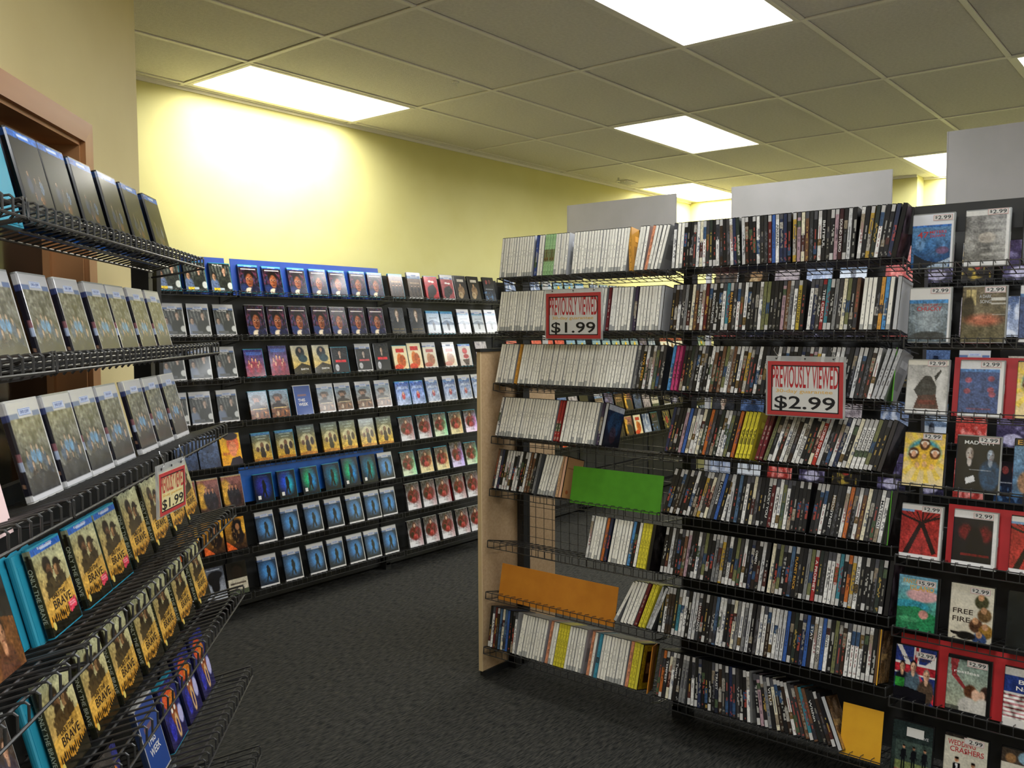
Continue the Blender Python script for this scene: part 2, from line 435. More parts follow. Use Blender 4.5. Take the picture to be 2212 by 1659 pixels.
# back wall racks
def by(z): return -.17-(1.876-z)*.045
b_lp = [(z+.016, by(z)) for z in ZR]
BN = ['narrow left bay of the back wall rack', 'second bay of the back wall rack with blue cards', 'third bay of the back wall rack, ending at the wooden panel', 'fourth bay of the back wall rack, seen through the gaps', 'fifth bay of the back wall rack, near the far corner', 'last bay of the back wall rack, in the far corner']
I4 = Matrix.Identity(4)
BAYX = [(-.30, .49), (.205, 1.205), (1.425, 1.205), (2.645, 1.205), (3.865, 1.205), (5.085, .99)]
for n_, (x, w) in enumerate(BAYX):
    rack_bay('wall_rack', BN[n_], I4, x, w, b_lp, -.035, 'lip', top=2.05 if n_ < 4 else 2.05, panel=(.015, 2.04), r=.0017, uprights=(0, 1) if n_ == 0 else (1,))
o = obj('filler_panel', MB().box(-1.15, -.325, -.06, -.03, 0, 2.0).box(-.345, -.322, -.26, -.06, 0, 2.0).mesh('filler_panel', m_panel))
tag(o, 'dark filler panel beside the back wall rack, behind the left rack', 'panel')

# left rack
def ly(z): return .514+(z-.366)*.076+(.018 if z > 1.8 else 0)
l_z = [1.885, 1.63, 1.382, 1.129, .878, .622, .366]
l_lp = [(z, ly(z)) for z in l_z]
rack_bay('slanted_rack', 'far bay of the diagonal wire rack on the left', LEFT, 1.555, 1.215, l_lp, .80, 'lip', top=2.0, r=.0023, panel=(.06, 1.36))
rack_bay('slanted_rack', 'near bay of the diagonal wire rack, cut by the left edge', LEFT, .335, 1.215, l_lp, .80, 'lip', top=2.0, r=.0023, uprights=(0,), panel=(.06, 1.36))

# ------------------------------------------------------------------ cover art painted as vertex colours
W_, H_ = 52, 74
YY, XX = np.mgrid[0:H_, 0:W_]
XX = (XX+.5)/W_; YY = (YY+.5)/H_
def c3(c): return np.array(hexc(c) if isinstance(c, str) else c)
def G(a, b):
    t = YY[..., None]; return c3(a)*(1-t)+c3(b)*t
def E_(A, cx, cy, rx, ry, col, k=1., soft=.25):
    d = np.sqrt(((XX-cx)/rx)**2+((YY-cy)/ry)**2); w = np.clip((1+soft/2-d)/soft, 0, 1)[..., None]*k
    A[:] = A*(1-w)+c3(col)*w; return A
def R_(A, x0, y0, x1, y1, col, k=1.):
    w = ((XX > x0) & (XX < x1) & (YY > y0) & (YY < y1))[..., None]*k
    A[:] = A*(1-w)+c3(col)*w; return A
def P_(A, pts, col, k=1.):
    ins = np.zeros_like(XX, bool); n = len(pts)
    for i in range(n):
        (xa, ya), (xb, yb) = pts[i], pts[(i+1) % n]
        if ya == yb: continue
        c = ((ya > YY) != (yb > YY)) & (XX < (xb-xa)*(YY-ya)/(yb-ya)+xa)
        ins ^= c
    w = ins[..., None]*k
    A[:] = A*(1-w)+c3(col)*w; return A
def N_(A, amt, s=6, seed=0, col=None, x0=0, y0=0, x1=1, y1=1):
    r = np.random.RandomState(seed); h = r.rand(s+2, s+2)
    gx = XX*s; gy_ = YY*s; ix = gx.astype(int); iy = gy_.astype(int); fx = gx-ix; fy = gy_-iy
    v = (h[iy, ix]*(1-fx)+h[iy, ix+1]*fx)*(1-fy)+(h[iy+1, ix]*(1-fx)+h[iy+1, ix+1]*fx)*fy
    mk = ((XX >= x0) & (XX <= x1) & (YY >= y0) & (YY <= y1))
    if col is None: A[:] = np.clip(A+((v-.5)*amt*mk)[..., None], 0, 1)
    else:
        w = (np.clip((v-.5)*4, 0, 1)*amt*mk)[..., None]; A[:] = A*(1-w)+c3(col)*w
    return A
def man(A, cx, ty, s, skin='B98868', hair='2A1E18', cloth='202428', face=True):
    """bust or small figure: shoulders, neck, head with hair and features; s = head half-height"""
    E_(A, cx, ty+s*4.0, s*2.0, s*2.3, cloth); E_(A, cx, ty+s*2.1, s*.42, s*.7, skin)
    E_(A, cx, ty+s*.85, s*.82, s*1.05, hair); E_(A, cx, ty+s*1.1, s*.66, s*.88, skin)
    if face and s > .07:
        for q in (-1, 1): E_(A, cx+q*s*.27, ty+s*1.0, s*.13, s*.08, '1A1412', .8)
        E_(A, cx, ty+s*1.3, s*.1, s*.2, '8A6048', .5); E_(A, cx, ty+s*1.62, s*.26, s*.07, '6A3028', .7)
        E_(A, cx+s*.4, ty+s*1.2, s*.25, s*.7, '3A2418', .35)
    return A
def fig(A, cx, ty, h, c='15181A', skin='B98868'):
    """standing full figure"""
    E_(A, cx, ty+h*.07, h*.055*1.3, h*.065, skin); E_(A, cx, ty+h*.03, h*.06*1.2, h*.035, '20160F')
    P_(A, [(cx-h*.11, ty+h*.15), (cx+h*.11, ty+h*.15), (cx+h*.09, ty+h*.55), (cx-h*.09, ty+h*.55)], c)
    P_(A, [(cx-h*.09, ty+h*.5), (cx-.005, ty+h*.5), (cx-h*.03, ty+h), (cx-h*.09, ty+h)], c)
    P_(A, [(cx+.005, ty+h*.5), (cx+h*.09, ty+h*.5), (cx+h*.1, ty+h), (cx+h*.04, ty+h)], c)
    P_(A, [(cx-h*.11, ty+h*.16), (cx-h*.17, ty+h*.48), (cx-h*.13, ty+h*.5), (cx-h*.07, ty+h*.2)], c)
    P_(A, [(cx+h*.11, ty+h*.16), (cx+h*.17, ty+h*.48), (cx+h*.13, ty+h*.5), (cx+h*.07, ty+h*.2)], c)
    return A
def bd(A):
    R_(A, 0, 0, 1, .085, '2A64B4'); R_(A, .3, .03, .7, .06, 'B8CCE8'); return A
def copy(A):
    B = A*.80+.13; g = B.mean(2, keepdims=True); B = B*.72+g*.28
    C = np.empty_like(B); ys = np.clip(((YY-.16)/.78*H_).astype(int), 0, H_-1); C[:] = B[ys, (XX*W_).astype(int)]
    R_(C, 0, 0, 1, .12, 'C6C5C6'); R_(C, 0, .12, 1, .17, '6377A0'); R_(C, .27, .1, .73, .17, 'C6C5C6')
    R_(C, 0, .945, 1, 1, 'D8D6D6'); R_(C, .965, .1, 1, 1, 'D0CECC'); return C

ART = {}; TIT = {}; LOOK = {}
def design(name, A, look, titles=()):
    if name not in ('this_week', 'tanbox'):
        # printed-photo texture: coarse and fine tonal variation over the dark and mid tones
        r = np.random.RandomState(sum(ord(q) for q in name))
        f = r.randn(H_, W_); g = (f+np.roll(f, 1, 0)+np.roll(f, 1, 1)+np.roll(f, (1, 1), (0, 1)))/2
        c = np.kron(r.randn(H_//6+1, W_//6+1), np.ones((6, 6)))[:H_, :W_]; c = (c+np.roll(c, 3, 0)+np.roll(c, 3, 1)+np.roll(c, (3, 3), (0, 1)))/3
        wgt = np.clip((.85-A.mean(2))*3, 0, 1)
        A = A*(1+(.09*g+.065*c)*wgt)[..., None]
        mu = A.mean(); A = mu+(A-mu)*1.12
    ART[name] = np.clip(A, 0, 1); LOOK[name] = look; TIT[name] = titles
def with_copy(name, look):
    ART[name+'_copy'] = np.clip(copy(ART[name]), 0, 1); LOOK[name+'_copy'] = look
    TIT[name+'_copy'] = tuple((t[0], t[1], .16+t[2]*.78, t[3], t[4]*.8, t[5]) for t in TIT[name])

# crowd drama (top left rows)
A = G('6E6A4E', '3C3B35'); N_(A, .2, 9, 1); N_(A, .25, 22, 5)
for x, y, s, c in [(.2, .42, .06, '3C4E66'), (.38, .36, .05, '4A7EA8'), (.55, .38, .05, '4A88B8'), (.7, .42, .055, '3E4C5C'), (.3, .58, .06, '4A3C30'), (.8, .56, .07, '2C3440'), (.5, .62, .05, '3E3A34')]: man(A, x, y, s*.8, 'A8835E', '3A2C20', c, False)
P_(A, [(0, .8), (.5, .72), (1, .85), (1, 1), (0, 1)], '2E2D2C'); N_(A, .12, 14, 3, None, 0, .2)
design('crowd', A, 'crowded drama cover')
with_copy('crowd', 'olive crowd-scene rental copy')
A = G('10131A', '0A0B0D'); N_(A, .08, 12, 2); bd(A)
for x, y, s, c in [(.3, .4, .06, '2C3C58'), (.5, .46, .06, '3A3A44'), (.7, .42, .05, '48586C'), (.4, .62, .06, '28303C')]: man(A, x, y, s*.7, '6A5244', '1C1614', c, False)
N_(A, .8, 26, 8, 'A0643A', 0, .15, 1, .9) if False else E_(A, .62, .7, .08, .05, 'A86A38', .6)
design('night', A, 'dark glossy night-scene cover')
# firefighters
A = G('9CA283', 'C98A2E'); N_(A, .12, 5, 4); E_(A, .75, .35, .35, .3, 'C6C59A', .6)
E_(A, .36, .24, .13, .10, '2A231B'); E_(A, .40, .32, .09, .09, '6A4C34'); E_(A, .47, .33, .03, .03, '7A5A40'); E_(A, .36, .38, .10, .06, '2E241A'); P_(A, [(.2, .42), (.46, .38), (.56, .62), (.12, .64)], '4A3E28')
E_(A, .66, .27, .11, .06, '2A221A'); P_(A, [(.52, .29), (.82, .27), (.84, .30), (.5, .33)], '332A20'); E_(A, .62, .35, .08, .075, '94704C'); E_(A, .7, .36, .06, .07, '4A3828'); P_(A, [(.52, .42), (.8, .38), (.88, .62), (.48, .62)], '3E3424')
for q in range(9): E_(A, .16+.085*q, .48+.03*math.sin(q*3.), .03, .03, '5C4A2C' if q % 2 else '2A2218', .6)
for q in range(6): E_(A, .3+.1*q, .10+.02*math.sin(q*2.), .022, .02, '5A5A44', .6)
P_(A, [(0, .62), (1, .5), (1, .72), (0, .84)], 'CFA14A', .8); R_(A, 0, .78, 1, .86, 'D6962C', .6)
for i in range(15): E_(A, .08+i*.062, .83+.02*math.sin(i*2.1), .024, .045, '2A2012')
P_(A, [(0, .9), (.2, .86), (.5, .9), (.8, .84), (1, .8), (1, 1), (0, 1)], '221F12'); N_(A, .1, 20, 6, None, 0, .8)
ART_b = A.copy()
R_(A, .2, .03, .85, .06, '6E7258', .6)
design('blaze', A, 'golden firefighters cover', (('ONLY THE', .24, .625, .46, .05, 'k'), ('BRAVE', .22, .735, .62, .095, 'k')))
A = ART_b; bd(A); P_(A, [(.66, .76), (.95, .73), (.95, .84), (.69, .88)], 'D8465A'); 
for q in range(3): R_(A, .71, .775+q*.024, .9, .783+q*.024, 'F0A0A4')
design('blaze_blue', A, 'blue-banded firefighters cover', (('ONLY THE', .24, .625, .46, .05, 'k'), ('BRAVE', .22, .735, .62, .095, 'k'), ('BLU-RAY + DIGITAL', .22, .055, .5, .028, 'w')))
# cartoon
A = G('28327A', '2A2450'); E_(A, .4, .25, .3, .16, 'D8592C'); E_(A, .62, .32, .22, .1, 'E8892C'); E_(A, .55, .55, .2, .18, '8A4A2A'); E_(A, .57, .75, .11, .2, 'D8B078'); E_(A, .57, .76, .045, .12, '3A2A60'); E_(A, .25, .7, .14, .2, '3A3CA0'); E_(A, .85, .65, .14, .15, 'B8B4D8'); E_(A, .45, .48, .05, .04, 'F0E8D8'); E_(A, .62, .47, .05, .04, 'F0E8D8'); N_(A, .1, 12, 3)
design('cartoon', A, 'orange and indigo cartoon cover')
A = G('2E4F9A', '24478E'); R_(A, 0, 0, 1, .012, 'C8C8C8'); R_(A, 0, .988, 1, 1, 'C8C8C8'); R_(A, 0, 0, .02, 1, 'C8C8C8'); R_(A, .98, 0, 1, 1, 'C8C8C8'); R_(A, .2, .3, .72, .36, 'B06A4A', .6)
design('this_week', A, 'blue card', (('THIS', .18, .55, .42, .10, 'w'), ('WEEK', .18, .69, .56, .10, 'w')))
# ensemble collage
A = G('1E2226', '3A2A20'); man(A, .5, .05, .13, 'C8A07C', 'B8B4A8', '28302C'); P_(A, [(0, .5), (.5, .45), (1, .55), (1, 1), (0, 1)], '6A4426'); man(A, .6, .5, .12, 'B88460', '2A1A14', '5A3826'); N_(A, .08, 9, 3)
design('collage', A, 'portrait collage cover')
A = G('4A4440', '2A2624')
for x, y in [(.2, .15), (.5, .1), (.8, .18), (.3, .55), (.7, .55)]: man(A, x, y, .09, 'B08A70', '3A2A20', '3A3A44')
design('family', A, 'many-faces cover')
# newspaper drama
A = G('2C302E', '3C403C'); 
for i in range(6): P_(A, [(.1+i*.16, .1), (.16+i*.16, .1), (.3+i*.14, .75), (.26+i*.14, .75)], '8A8C80', .5)
N_(A, .15, 10, 7); man(A, .16, .35, .12, 'A88468', '1E1612', '52607C'); man(A, .68, .16, .11, 'C09A80', '6A4C34', '2E302C'); E_(A, .62, .7, .25, .25, '2C302A'); E_(A, .12, .8, .2, .2, '5C6C8C'); E_(A, .9, .78, .13, .12, 'C4C8C4')
R_(A, .1, .86, .38, .97, 'E0C030') ; R_(A, .38, .87, .6, .97, 'A8B4BC')
design('newsroom', A, 'grey-green newsroom cover', (('The Post', .14, .11, .5, .06, 'w'),))
A2 = A.copy(); R_(A2, .1, .86, .6, .97, '4A4E50')
ART['newsroom_x'] = A2; LOOK['newsroom_x'] = 'x'; TIT['newsroom_x'] = (('The Post', .14, .1, .5, .06, 'w'),)
with_copy('newsroom_x', 'grey newsroom rental copy')
# spectacled man
A = G('24161C', '1C1A2A'); N_(A, .5, 16, 3, '8A3A54'); N_(A, .5, 14, 9, '3A4470'); E_(A, .5, .36, .25, .16, '1A1210'); E_(A, .5, .55, .19, .24, '8A5034'); E_(A, .6, .55, .1, .18, '5A3020', .6)
for q in (-1, 1): E_(A, .5+q*.085, .5, .075, .04, 'C8A890', .6); E_(A, .5+q*.085, .5, .055, .03, '3A2018', .8)
E_(A, .5, .58, .035, .05, '6A3820'); E_(A, .5, .69, .07, .018, '3A1A14'); E_(A, .2, .82, .2, .14, '24305A'); E_(A, .45, .93, .2, .12, 'CDBFA8'); E_(A, .75, .93, .25, .15, '1E2038')
A0 = A.copy(); R_(A, .12, .13, .88, .16, 'E8DCD8'); R_(A, .12, .08, .6, .1, '5A2A28')
design('lawyer', A, 'close-up of a man in glasses')
A = A.copy(); bd(A); R_(A, 0, 0, 1, .035, '7CC0E8'); design('lawyer_blue', A, 'blue-topped close-up of a man in glasses')
# a batch of smaller covers
A = G('6A4A30', '2A2018'); R_(A, 0, 0, 1, .1, '3A6AA0'); R_(A, .15, .28, .85, .35, 'B08A5A', .7)
for x in (.25, .5, .75): fig(A, x, .42, .6, '1A1614')
N_(A, .1, 10, 4); design('squad', A, 'brown cover of three dark figures'); with_copy('squad', 'grey three-figure rental copy')
A = G('A8242A', '981E24'); E_(A, .5, .62, .34, .22, '1A1416'); E_(A, .35, .82, .22, .2, '181416'); E_(A, .4, .22, .12, .05, 'E0D0CC'); E_(A, .62, .24, .12, .05, 'E0D0CC'); E_(A, .6, .45, .13, .1, '201A1C'); design('red_beast', A, 'red cover with a black shape'); with_copy('red_beast', 'red rental copy with a black shape')
A = G('14100E', '1C1612'); R_(A, .25, .14, .78, .24, 'C8C0B0', .8); E_(A, .5, .62, .26, .22, '7A6248'); E_(A, .47, .4, .07, .09, '8A6C50'); E_(A, .4, .8, .2, .14, '8A7658'); N_(A, .15, 12, 5, None, .2, .35, .8, .95); design('boxer', A, 'black cover with a bare-chested figure')
A = G('140F14', '1A2A40'); E_(A, .3, .2, .1, .1, '6A3030'); E_(A, .6, .18, .1, .1, '5A3834'); R_(A, .15, .48, .85, .52, 'A8A8A8', .6); N_(A, .6, 12, 6, '5A80A8', 0, .6); design('concert', A, 'dark cover with blue night lights')
A = G('34363C', '24262A'); man(A, .5, .06, .17, 'A8988A', '4A3C2C', '202226'); R_(A, .12, .78, .88, .82, '6A5A34', .8); R_(A, 0, .88, 1, 1, '3A3428'); design('profile', A, 'charcoal cover with a suited man')
A = G('9DB0C4', 'C9CDD2'); R_(A, 0, 0, 1, .09, '3C86B4'); P_(A, [(0, .5), (.4, .38), (1, .5), (1, .6), (0, .58)], '6A7A90'); E_(A, .5, .68, .1, .18, '3A3E48'); R_(A, .2, .28, .8, .31, '3A4454', .7); R_(A, 0, .62, 1, 1, 'D4D6DA', .35); design('snow', A, 'snowfield cover with a lone figure'); with_copy('snow', 'snowfield rental copy with lone figure')
A = G('3A3C7C', '8A3A48'); 
for x, y in [(.2, .38), (.38, .3), (.56, .32), (.74, .4), (.3, .5), (.66, .52)]: man(A, x, y, .06, 'C08A70', '3A2018', '8A3444', False)
R_(A, .1, .1, .9, .22, '4A6AB8', .8); N_(A, .15, 14, 3); design('musical', A, 'purple and red group cover')
A = G('C9C6B4', 'A8862E'); E_(A, .5, .25, .26, .2, '2A3034'); E_(A, .62, .45, .26, .13, '30444A'); E_(A, .5, .17, .08, .08, 'A88A74'); P_(A, [(0, .8), (.5, .6), (1, .7), (1, 1), (0, 1)], '3A3420'); design('alien_earth', A, 'sandy and dark seated figure cover', (('EARTH', .4, .84, .45, .06, 'w'),))
A = G('2A2C30', '121214'); man(A, .5, .12, .12, 'A89080', '15110F', '17181B'); R_(A, .2, .5, .85, .6, 'A8262C'); E_(A, .25, .8, .12, .14, 'A0A0A4'); design('vengeance', A, 'black cover with a red title bar'); with_copy('vengeance', 'grey rental copy with red title bar')
A = G('E4D9B8', 'D8C49A'); R_(A, .22, .12, .78, .28, 'C03A34'); E_(A, .42, .6, .2, .28, 'C07038'); E_(A, .62, .65, .2, .26, 'B05C30'); E_(A, .3, .9, .3, .12, 'C84A2C'); design('legs', A, 'cream cover with orange figures'); with_copy('legs', 'cream rental copy with orange figures')
A = G('C9C5BC', 'B8B0A8'); bd(A); E_(A, .5, .3, .2, .14, 'A83434'); E_(A, .55, .55, .22, .1, '9A2C30'); P_(A, [(.2, .7), (.8, .66), (.7, .95), (.45, .95)], '4A3A34'); design('holiday', A, 'pale cover with red blotches')
A = G('6A88A0', '6A4424'); E_(A, .4, .25, .26, .12, '2A1C16'); P_(A, [(.22, .22), (.5, .24), (.56, .42), (.42, .5), (.26, .42)], '8A5C40'); P_(A, [(.3, .38), (.56, .4), (.5, .54), (.3, .52)], '241812'); P_(A, [(.08, .5), (.4, .46), (.8, .56), (.86, .64), (.04, .64)], '2A1E18'); P_(A, [(.5, .2), (.62, .14), (.68, .3), (.58, .36)], '4A3022'); R_(A, .14, .62, .86, .66, 'C8A868', .8); P_(A, [(0, .68), (1, .7), (1, 1), (0, 1)], '7A4420', .7); E_(A, .74, .82, .12, .08, 'C88850'); E_(A, .7, .84, .06, .1, '3A2016'); E_(A, .3, .86, .1, .09, 'B89878'); N_(A, .5, 12, 5, '2A160C', 0, .66); design('strongman', A, 'bronze and blue epic cover'); with_copy('strongman', 'peach rental copy of the epic')
A = G('3858A0', 'A8B4D0'); bd(A); R_(A, .1, .2, .9, .32, 'D4DCEC', .5); E_(A, .5, .6, .12, .16, 'A83040'); E_(A, .5, .5, .06, .07, 'C8A088'); N_(A, .3, 12, 8); design('sports', A, 'blue and white sports cover'); with_copy('sports', 'blue-grey sports rental copy')
A = G('5A7098', '2E3A50'); P_(A, [(.45, .15), (.6, .15), (.7, .5), (.35, .5)], '24304A'); E_(A, .52, .4, .3, .14, '2A3850'); N_(A, .4, 20, 8, '14181E', 0, .5, 1, .9); design('castle', A, 'slate blue castle cover')
A = G('E6B428', 'E09A20'); E_(A, .62, .34, .3, .3, 'D86A40'); E_(A, .6, .5, .2, .24, 'E08A60'); E_(A, .55, .1, .35, .12, '2A1818'); P_(A, [(.35, 1), (.5, .78), (.9, .74), (1, .85), (1, 1)], '241A24'); design('raw', A, 'yellow cover with an orange face', (('RAW', .1, .68, .34, .09, 'r'),))
A = G('3E4E4E', 'D0A030'); E_(A, .5, .48, .38, .2, 'E0D8B0', .6); E_(A, .5, .45, .1, .11, '6A4A34'); E_(A, .25, .58, .09, .09, '5A4030'); E_(A, .78, .55, .1, .14, '3A2A24'); E_(A, .52, .78, .14, .14, '2A2018'); E_(A, .5, .62, .12, .12, '34281E'); P_(A, [(0, .92), (.5, .88), (1, .93), (1, 1), (0, 1)], 'A06A20'); R_(A, .2, .1, .8, .13, '98A8A0', .7); R_(A, .3, .19, .75, .23, 'A8B0A0', .7); design('trio', A, 'green-to-yellow cover with floating heads')
A = A.copy(); R_(A, 0, 0, 1, .08, '3A78A8'); design('trio_blue', A, 'blue-edged cover with floating heads')
A = ART['trio']*.8+.14; design('trio_pale', A, 'hazy cover with floating heads')
A = G('9A6058', '3A2820'); E_(A, .15, .5, .3, .4, 'D8A83A', .8); E_(A, .5, .5, .28, .14, '7A4A44'); E_(A, .55, .68, .32, .28, '2A2428'); 
for x in (.35, .5, .68): man(A, x, .28, .065, 'B07A5C', '3A201A', '2A282C', False)
R_(A, 0, 0, 1, .04, 'C8A878'); N_(A, .12, 9, 9); design('posse', A, 'amber group cover in shrink wrap')
def deep(c1, c2, seed):
    A = G('081C34', '060E1C'); E_(A, .42, .42, .3, .34, c1, .95, 1.2); E_(A, .64, .5, .2, .3, c2, .9, 1.1)
    E_(A, .5, .3, .07, .08, '081018'); E_(A, .52, .45, .1, .16, '0A1218'); P_(A, [(.44, .55), (.58, .55), (.64, .85), (.56, .85), (.5, .65), (.4, .88), (.34, .86)], '0A1218')
    R_(A, .25, .08, .75, .1, '5A7080', .5); return A
design('deep_violet', deep('2A2C90', '1C3C90', 1), 'dim violet underwater cover'); design('deep_blue', deep('1C48C8', '18A0B0', 2), 'bright blue underwater cover')
design('deep_green', deep('10A86A', '1478C0', 3), 'green-glowing underwater cover'); design('deep_teal', deep('146A90', '0E8A80', 4), 'teal underwater cover')
A = deep('1468C0', '1C74C8', 5); design('deep_std', A*1.25, 'deep water cover'); with_copy('deep_std', 'white-framed deep blue rental copy')
def saga(base, tint, seed):
    A = G('3A3438', base); E_(A, .5, .5, .42, .26, '6A1A22'); E_(A, .5, .2, .14, .12, '5A3A34'); E_(A, .5, .22, .07, .07, 'B08A74'); E_(A, .3, .55, .14, .12, '3A1418'); E_(A, .7, .52, .14, .14, '40161A'); E_(A, .5, .62, .18, .1, '8A2A2E')
    N_(A, .3, 14, seed); R_(A, 0, .8, 1, 1, base, .85); E_(A, .95, .6, .3, .4, tint, .5, 1.2); return A
for k_, (b, t) in {'saga_plain': ('D0CED0', '9A5A60'), 'saga_green': ('C8D4B8', '70D890'), 'saga_gold': ('D8CCA0', 'E0B070'), 'saga_violet': ('CFC4E4', 'A890E8'), 'saga_bright': ('E8D8E8', 'D8A8F8')}.items():
    design(k_, saga(b, t, len(k_)), {'saga_plain': 'red and white', 'saga_green': 'green-glinting', 'saga_gold': 'gold-glinting', 'saga_violet': 'violet-glinting', 'saga_bright': 'rainbow-bright'}[k_]+' space adventure cover', (('STAR', .42, .84, .26, .035, 'k'), ('WARS', .38, .90, .34, .04, 'k')))
A = G('D8962C', '2A1C16'); P_(A, [(0, .7), (.5, 1), (0, 1)], 'C85A28'); E_(A, .62, .45, .32, .4, '1E1714'); N_(A, .8, 16, 3, 'A07840', .1, .25, .7, .8); E_(A, .62, .3, .1, .11, '8A6040'); R_(A, .45, 0, .5, .8, '16110E'); E_(A, .92, .3, .1, .25, 'E0A840'); design('rifle', A, 'orange armed figure cover')
A = G('4A4E58', 'A8ACB4'); E_(A, .45, .35, .3, .22, '141416'); E_(A, .5, .55, .2, .25, '17171A'); E_(A, .6, .25, .3, .12, '1A1A1E'); R_(A, .15, .07, .8, .1, 'C0C4CC', .7); design('smoke', A, 'grey cover with a smoke-like head'); 
A = G('1A1614', '2A2420'); E_(A, .5, .22, .32, .28, '0E0C0C'); E_(A, .5, .3, .28, .2, '241A16'); R_(A, 0, .5, 1, .85, 'C4BCA8', .9); R_(A, .1, .62, .9, .68, '4A4038', .8); R_(A, 0, .85, 1, 1, '4A5040'); design('rye', A, 'black and cream bearded head cover', ())
A = G('D8D4C8', 'C8C4B4'); R_(A, 0, .0, 1, .2, 'C8584A'); E_(A, .55, .55, .2, .25, '6A4A34'); design('redtop', A, 'cream cover with a red top')
A = G('7CA0C0', 'A8A040'); E_(A, .5, .5, .2, .3, '4A6A30'); E_(A, .55, .3, .12, .14, 'D8B040'); design('meadow', A, 'green and sky-blue cover')
A = G('504468', '2A2838'); N_(A, .6, 8, 3, '9A94B8'); E_(A, .5, .8, .3, .14, 'C8C4D8', .7); design('violet_storm', A, 'violet stormy cover')
A = G('2A2828', '1A1818'); N_(A, .8, 10, 6, 'A08838'); E_(A, .5, .5, .2, .2, '8A3028'); design('ember', A, 'black cover with gold sparks')
A = G('B8B0B0', '8A8084'); N_(A, .5, 8, 12, '504850'); design('pale_group', A, 'washed-out grey cover')
A = G('B84A44', '903834'); N_(A, .6, 9, 12, 'D8A098'); design('red_wash', A, 'washed red cover')
A = G('506080', 'A8B0C0'); N_(A, .6, 9, 14, 'E0E0E0'); design('winter', A, 'blue and white winter cover')
# priced face-out covers of the right bay
A = G('7CA4C8', '1C4470'); R_(A, 0, 0, 1, .2, 'D8DADF'); R_(A, 0, .2, 1, .25, '4070B0'); N_(A, .2, 8, 4, None, 0, .5); E_(A, .2, .55, .12, .12, '6A90B8'); E_(A, .5, .52, .1, .12, '4A78A8'); E_(A, .75, .68, .16, .07, '98485A', .5); P_(A, [(.05, .72), (.3, .84), (.6, .9), (.9, .84), (.8, 1), (.05, 1)], '1A2430'); P_(A, [(.4, .98), (.95, .82), (.9, 1)], 'A8B8C8'); R_(A, .95, 0, 1, 1, 'D8D8D8'); design('shark', A, 'blue sea cover', (('47', .12, .44, .28, .11, 'r'), ('METERS', .42, .37, .42, .05, 'r'), ('DOWN', .44, .44, .36, .05, 'r')))
A = G('8E8C88', '78766F'); N_(A, .35, 6, 3); 
for i in range(6): E_(A, .75, .2+.12*i, .4, .03, 'B4B2AA', .5)
E_(A, .5, .5, .2, .1, 'C4B8A8', .6); R_(A, 0, 0, 1, .1, 'D0CEC8'); R_(A, 0, .9, 1, 1, 'E0DEDA'); R_(A, .93, 0, 1, 1, 'CFCDC8'); design('drape', A, 'silvery draped cover')
A = G('8A98A4', '5A666C'); 
for i in range(8): R_(A, .06+i*.12, .25, .1+i*.12, .95, '6A7884', .6)
E_(A, .5, .6, .3, .3, 'A8B0B4', .6, 1.2); E_(A, .5, .88, .4, .08, '3A4044'); R_(A, 0, 0, 1, .22, 'DAD8D4'); R_(A, 0, .22, 1, .28, '4A86B8'); R_(A, .95, 0, 1, 1, 'D8D8D8'); design('cult', A, 'grey curtain cover', (('CULT OF', .34, .34, .36, .035, 'r'), ('CHUCKY', .18, .43, .62, .08, 'r')))
A = G('6E6452', '5A5440'); R_(A, .08, .06, .3, .34, 'B8A878'); R_(A, .18, .06, .2, .34, '4A4434'); E_(A, .14, .4, .14, .22, '3A3428'); E_(A, .5, .6, .4, .1, 'B0604A', .8, .8); R_(A, .65, .2, .98, .26, 'E0DED8', .8); R_(A, .65, .3, .98, .33, 'D0CEC8', .7); R_(A, .7, .5, .98, .52, 'D0CEC8', .6); N_(A, .15, 9, 2); design('darksong', A, 'dim olive cover in shiny shrink wrap', (('A DARK', .38, .22, .28, .06, 'g'), ('SONG', .4, .31, .26, .06, 'g')))
A = G('B0AEAA', 'C8C6C2'); N_(A, .2, 6, 1); P_(A, [(.42, .3), (.58, .3), (.72, .46), (.74, .7), (.3, .7), (.18, .56), (.3, .42)], '464646'); P_(A, [(.3, .66), (.72, .64), (.82, .9), (.2, .9)], '5A4440'); R_(A, .28, .74, .74, .82, '6E3A36', .8); P_(A, [(.66, .3), (.8, .18), (.84, .2), (.7, .4)], '3C3C3C'); R_(A, 0, 0, 1, .1, 'D8D4C8'); R_(A, 0, .92, 1, 1, 'E0DEDA'); design('war', A, 'pale grey cover with a dark hunched shape')
A = G('4A5A80', '46567C'); R_(A, 0, 0, 1, .15, 'D0D0D0'); R_(A, 0, .15, 1, .2, '5A80B0'); 
for x, y in [(.2, .35), (.72, .32), (.18, .55), (.72, .52), (.76, .6)]: E_(A, x, y, .08, .05, 'A05058', .8)
R_(A, .9, 0, 1, 1, 'D8D6D2'); R_(A, 0, .94, 1, 1, 'D8D6D2'); R_(A, .2, .85, .75, .88, '8A4A54', .6); design('bluemaps', A, 'blue cover with red specks')
A = G('E0C070', 'E4D0A0'); 
for i in range(14):
    t = i*math.pi/7; P_(A, [(.5, .38), (.5+.7*math.cos(t), .38+.55*math.sin(t)), (.5+.7*math.cos(t+.2), .38+.55*math.sin(t+.2))], 'EBCB58', .8)
E_(A, .5, .38, .4, .26, '4A96A8'); E_(A, .5, .45, .38, .24, 'E0B848')
for x, y in [(.5, .18), (.24, .36), (.76, .34)]: E_(A, x, y+.03, .13, .11, '5A3A24'); E_(A, x, y+.01, .1, .04, 'E8E0D0'); E_(A, x, y+.04, .06, .06, 'D0A080')
for x, y in [(.5, .44), (.34, .6), (.52, .58), (.7, .62)]: E_(A, x, y, .06, .055, 'D8AC78')
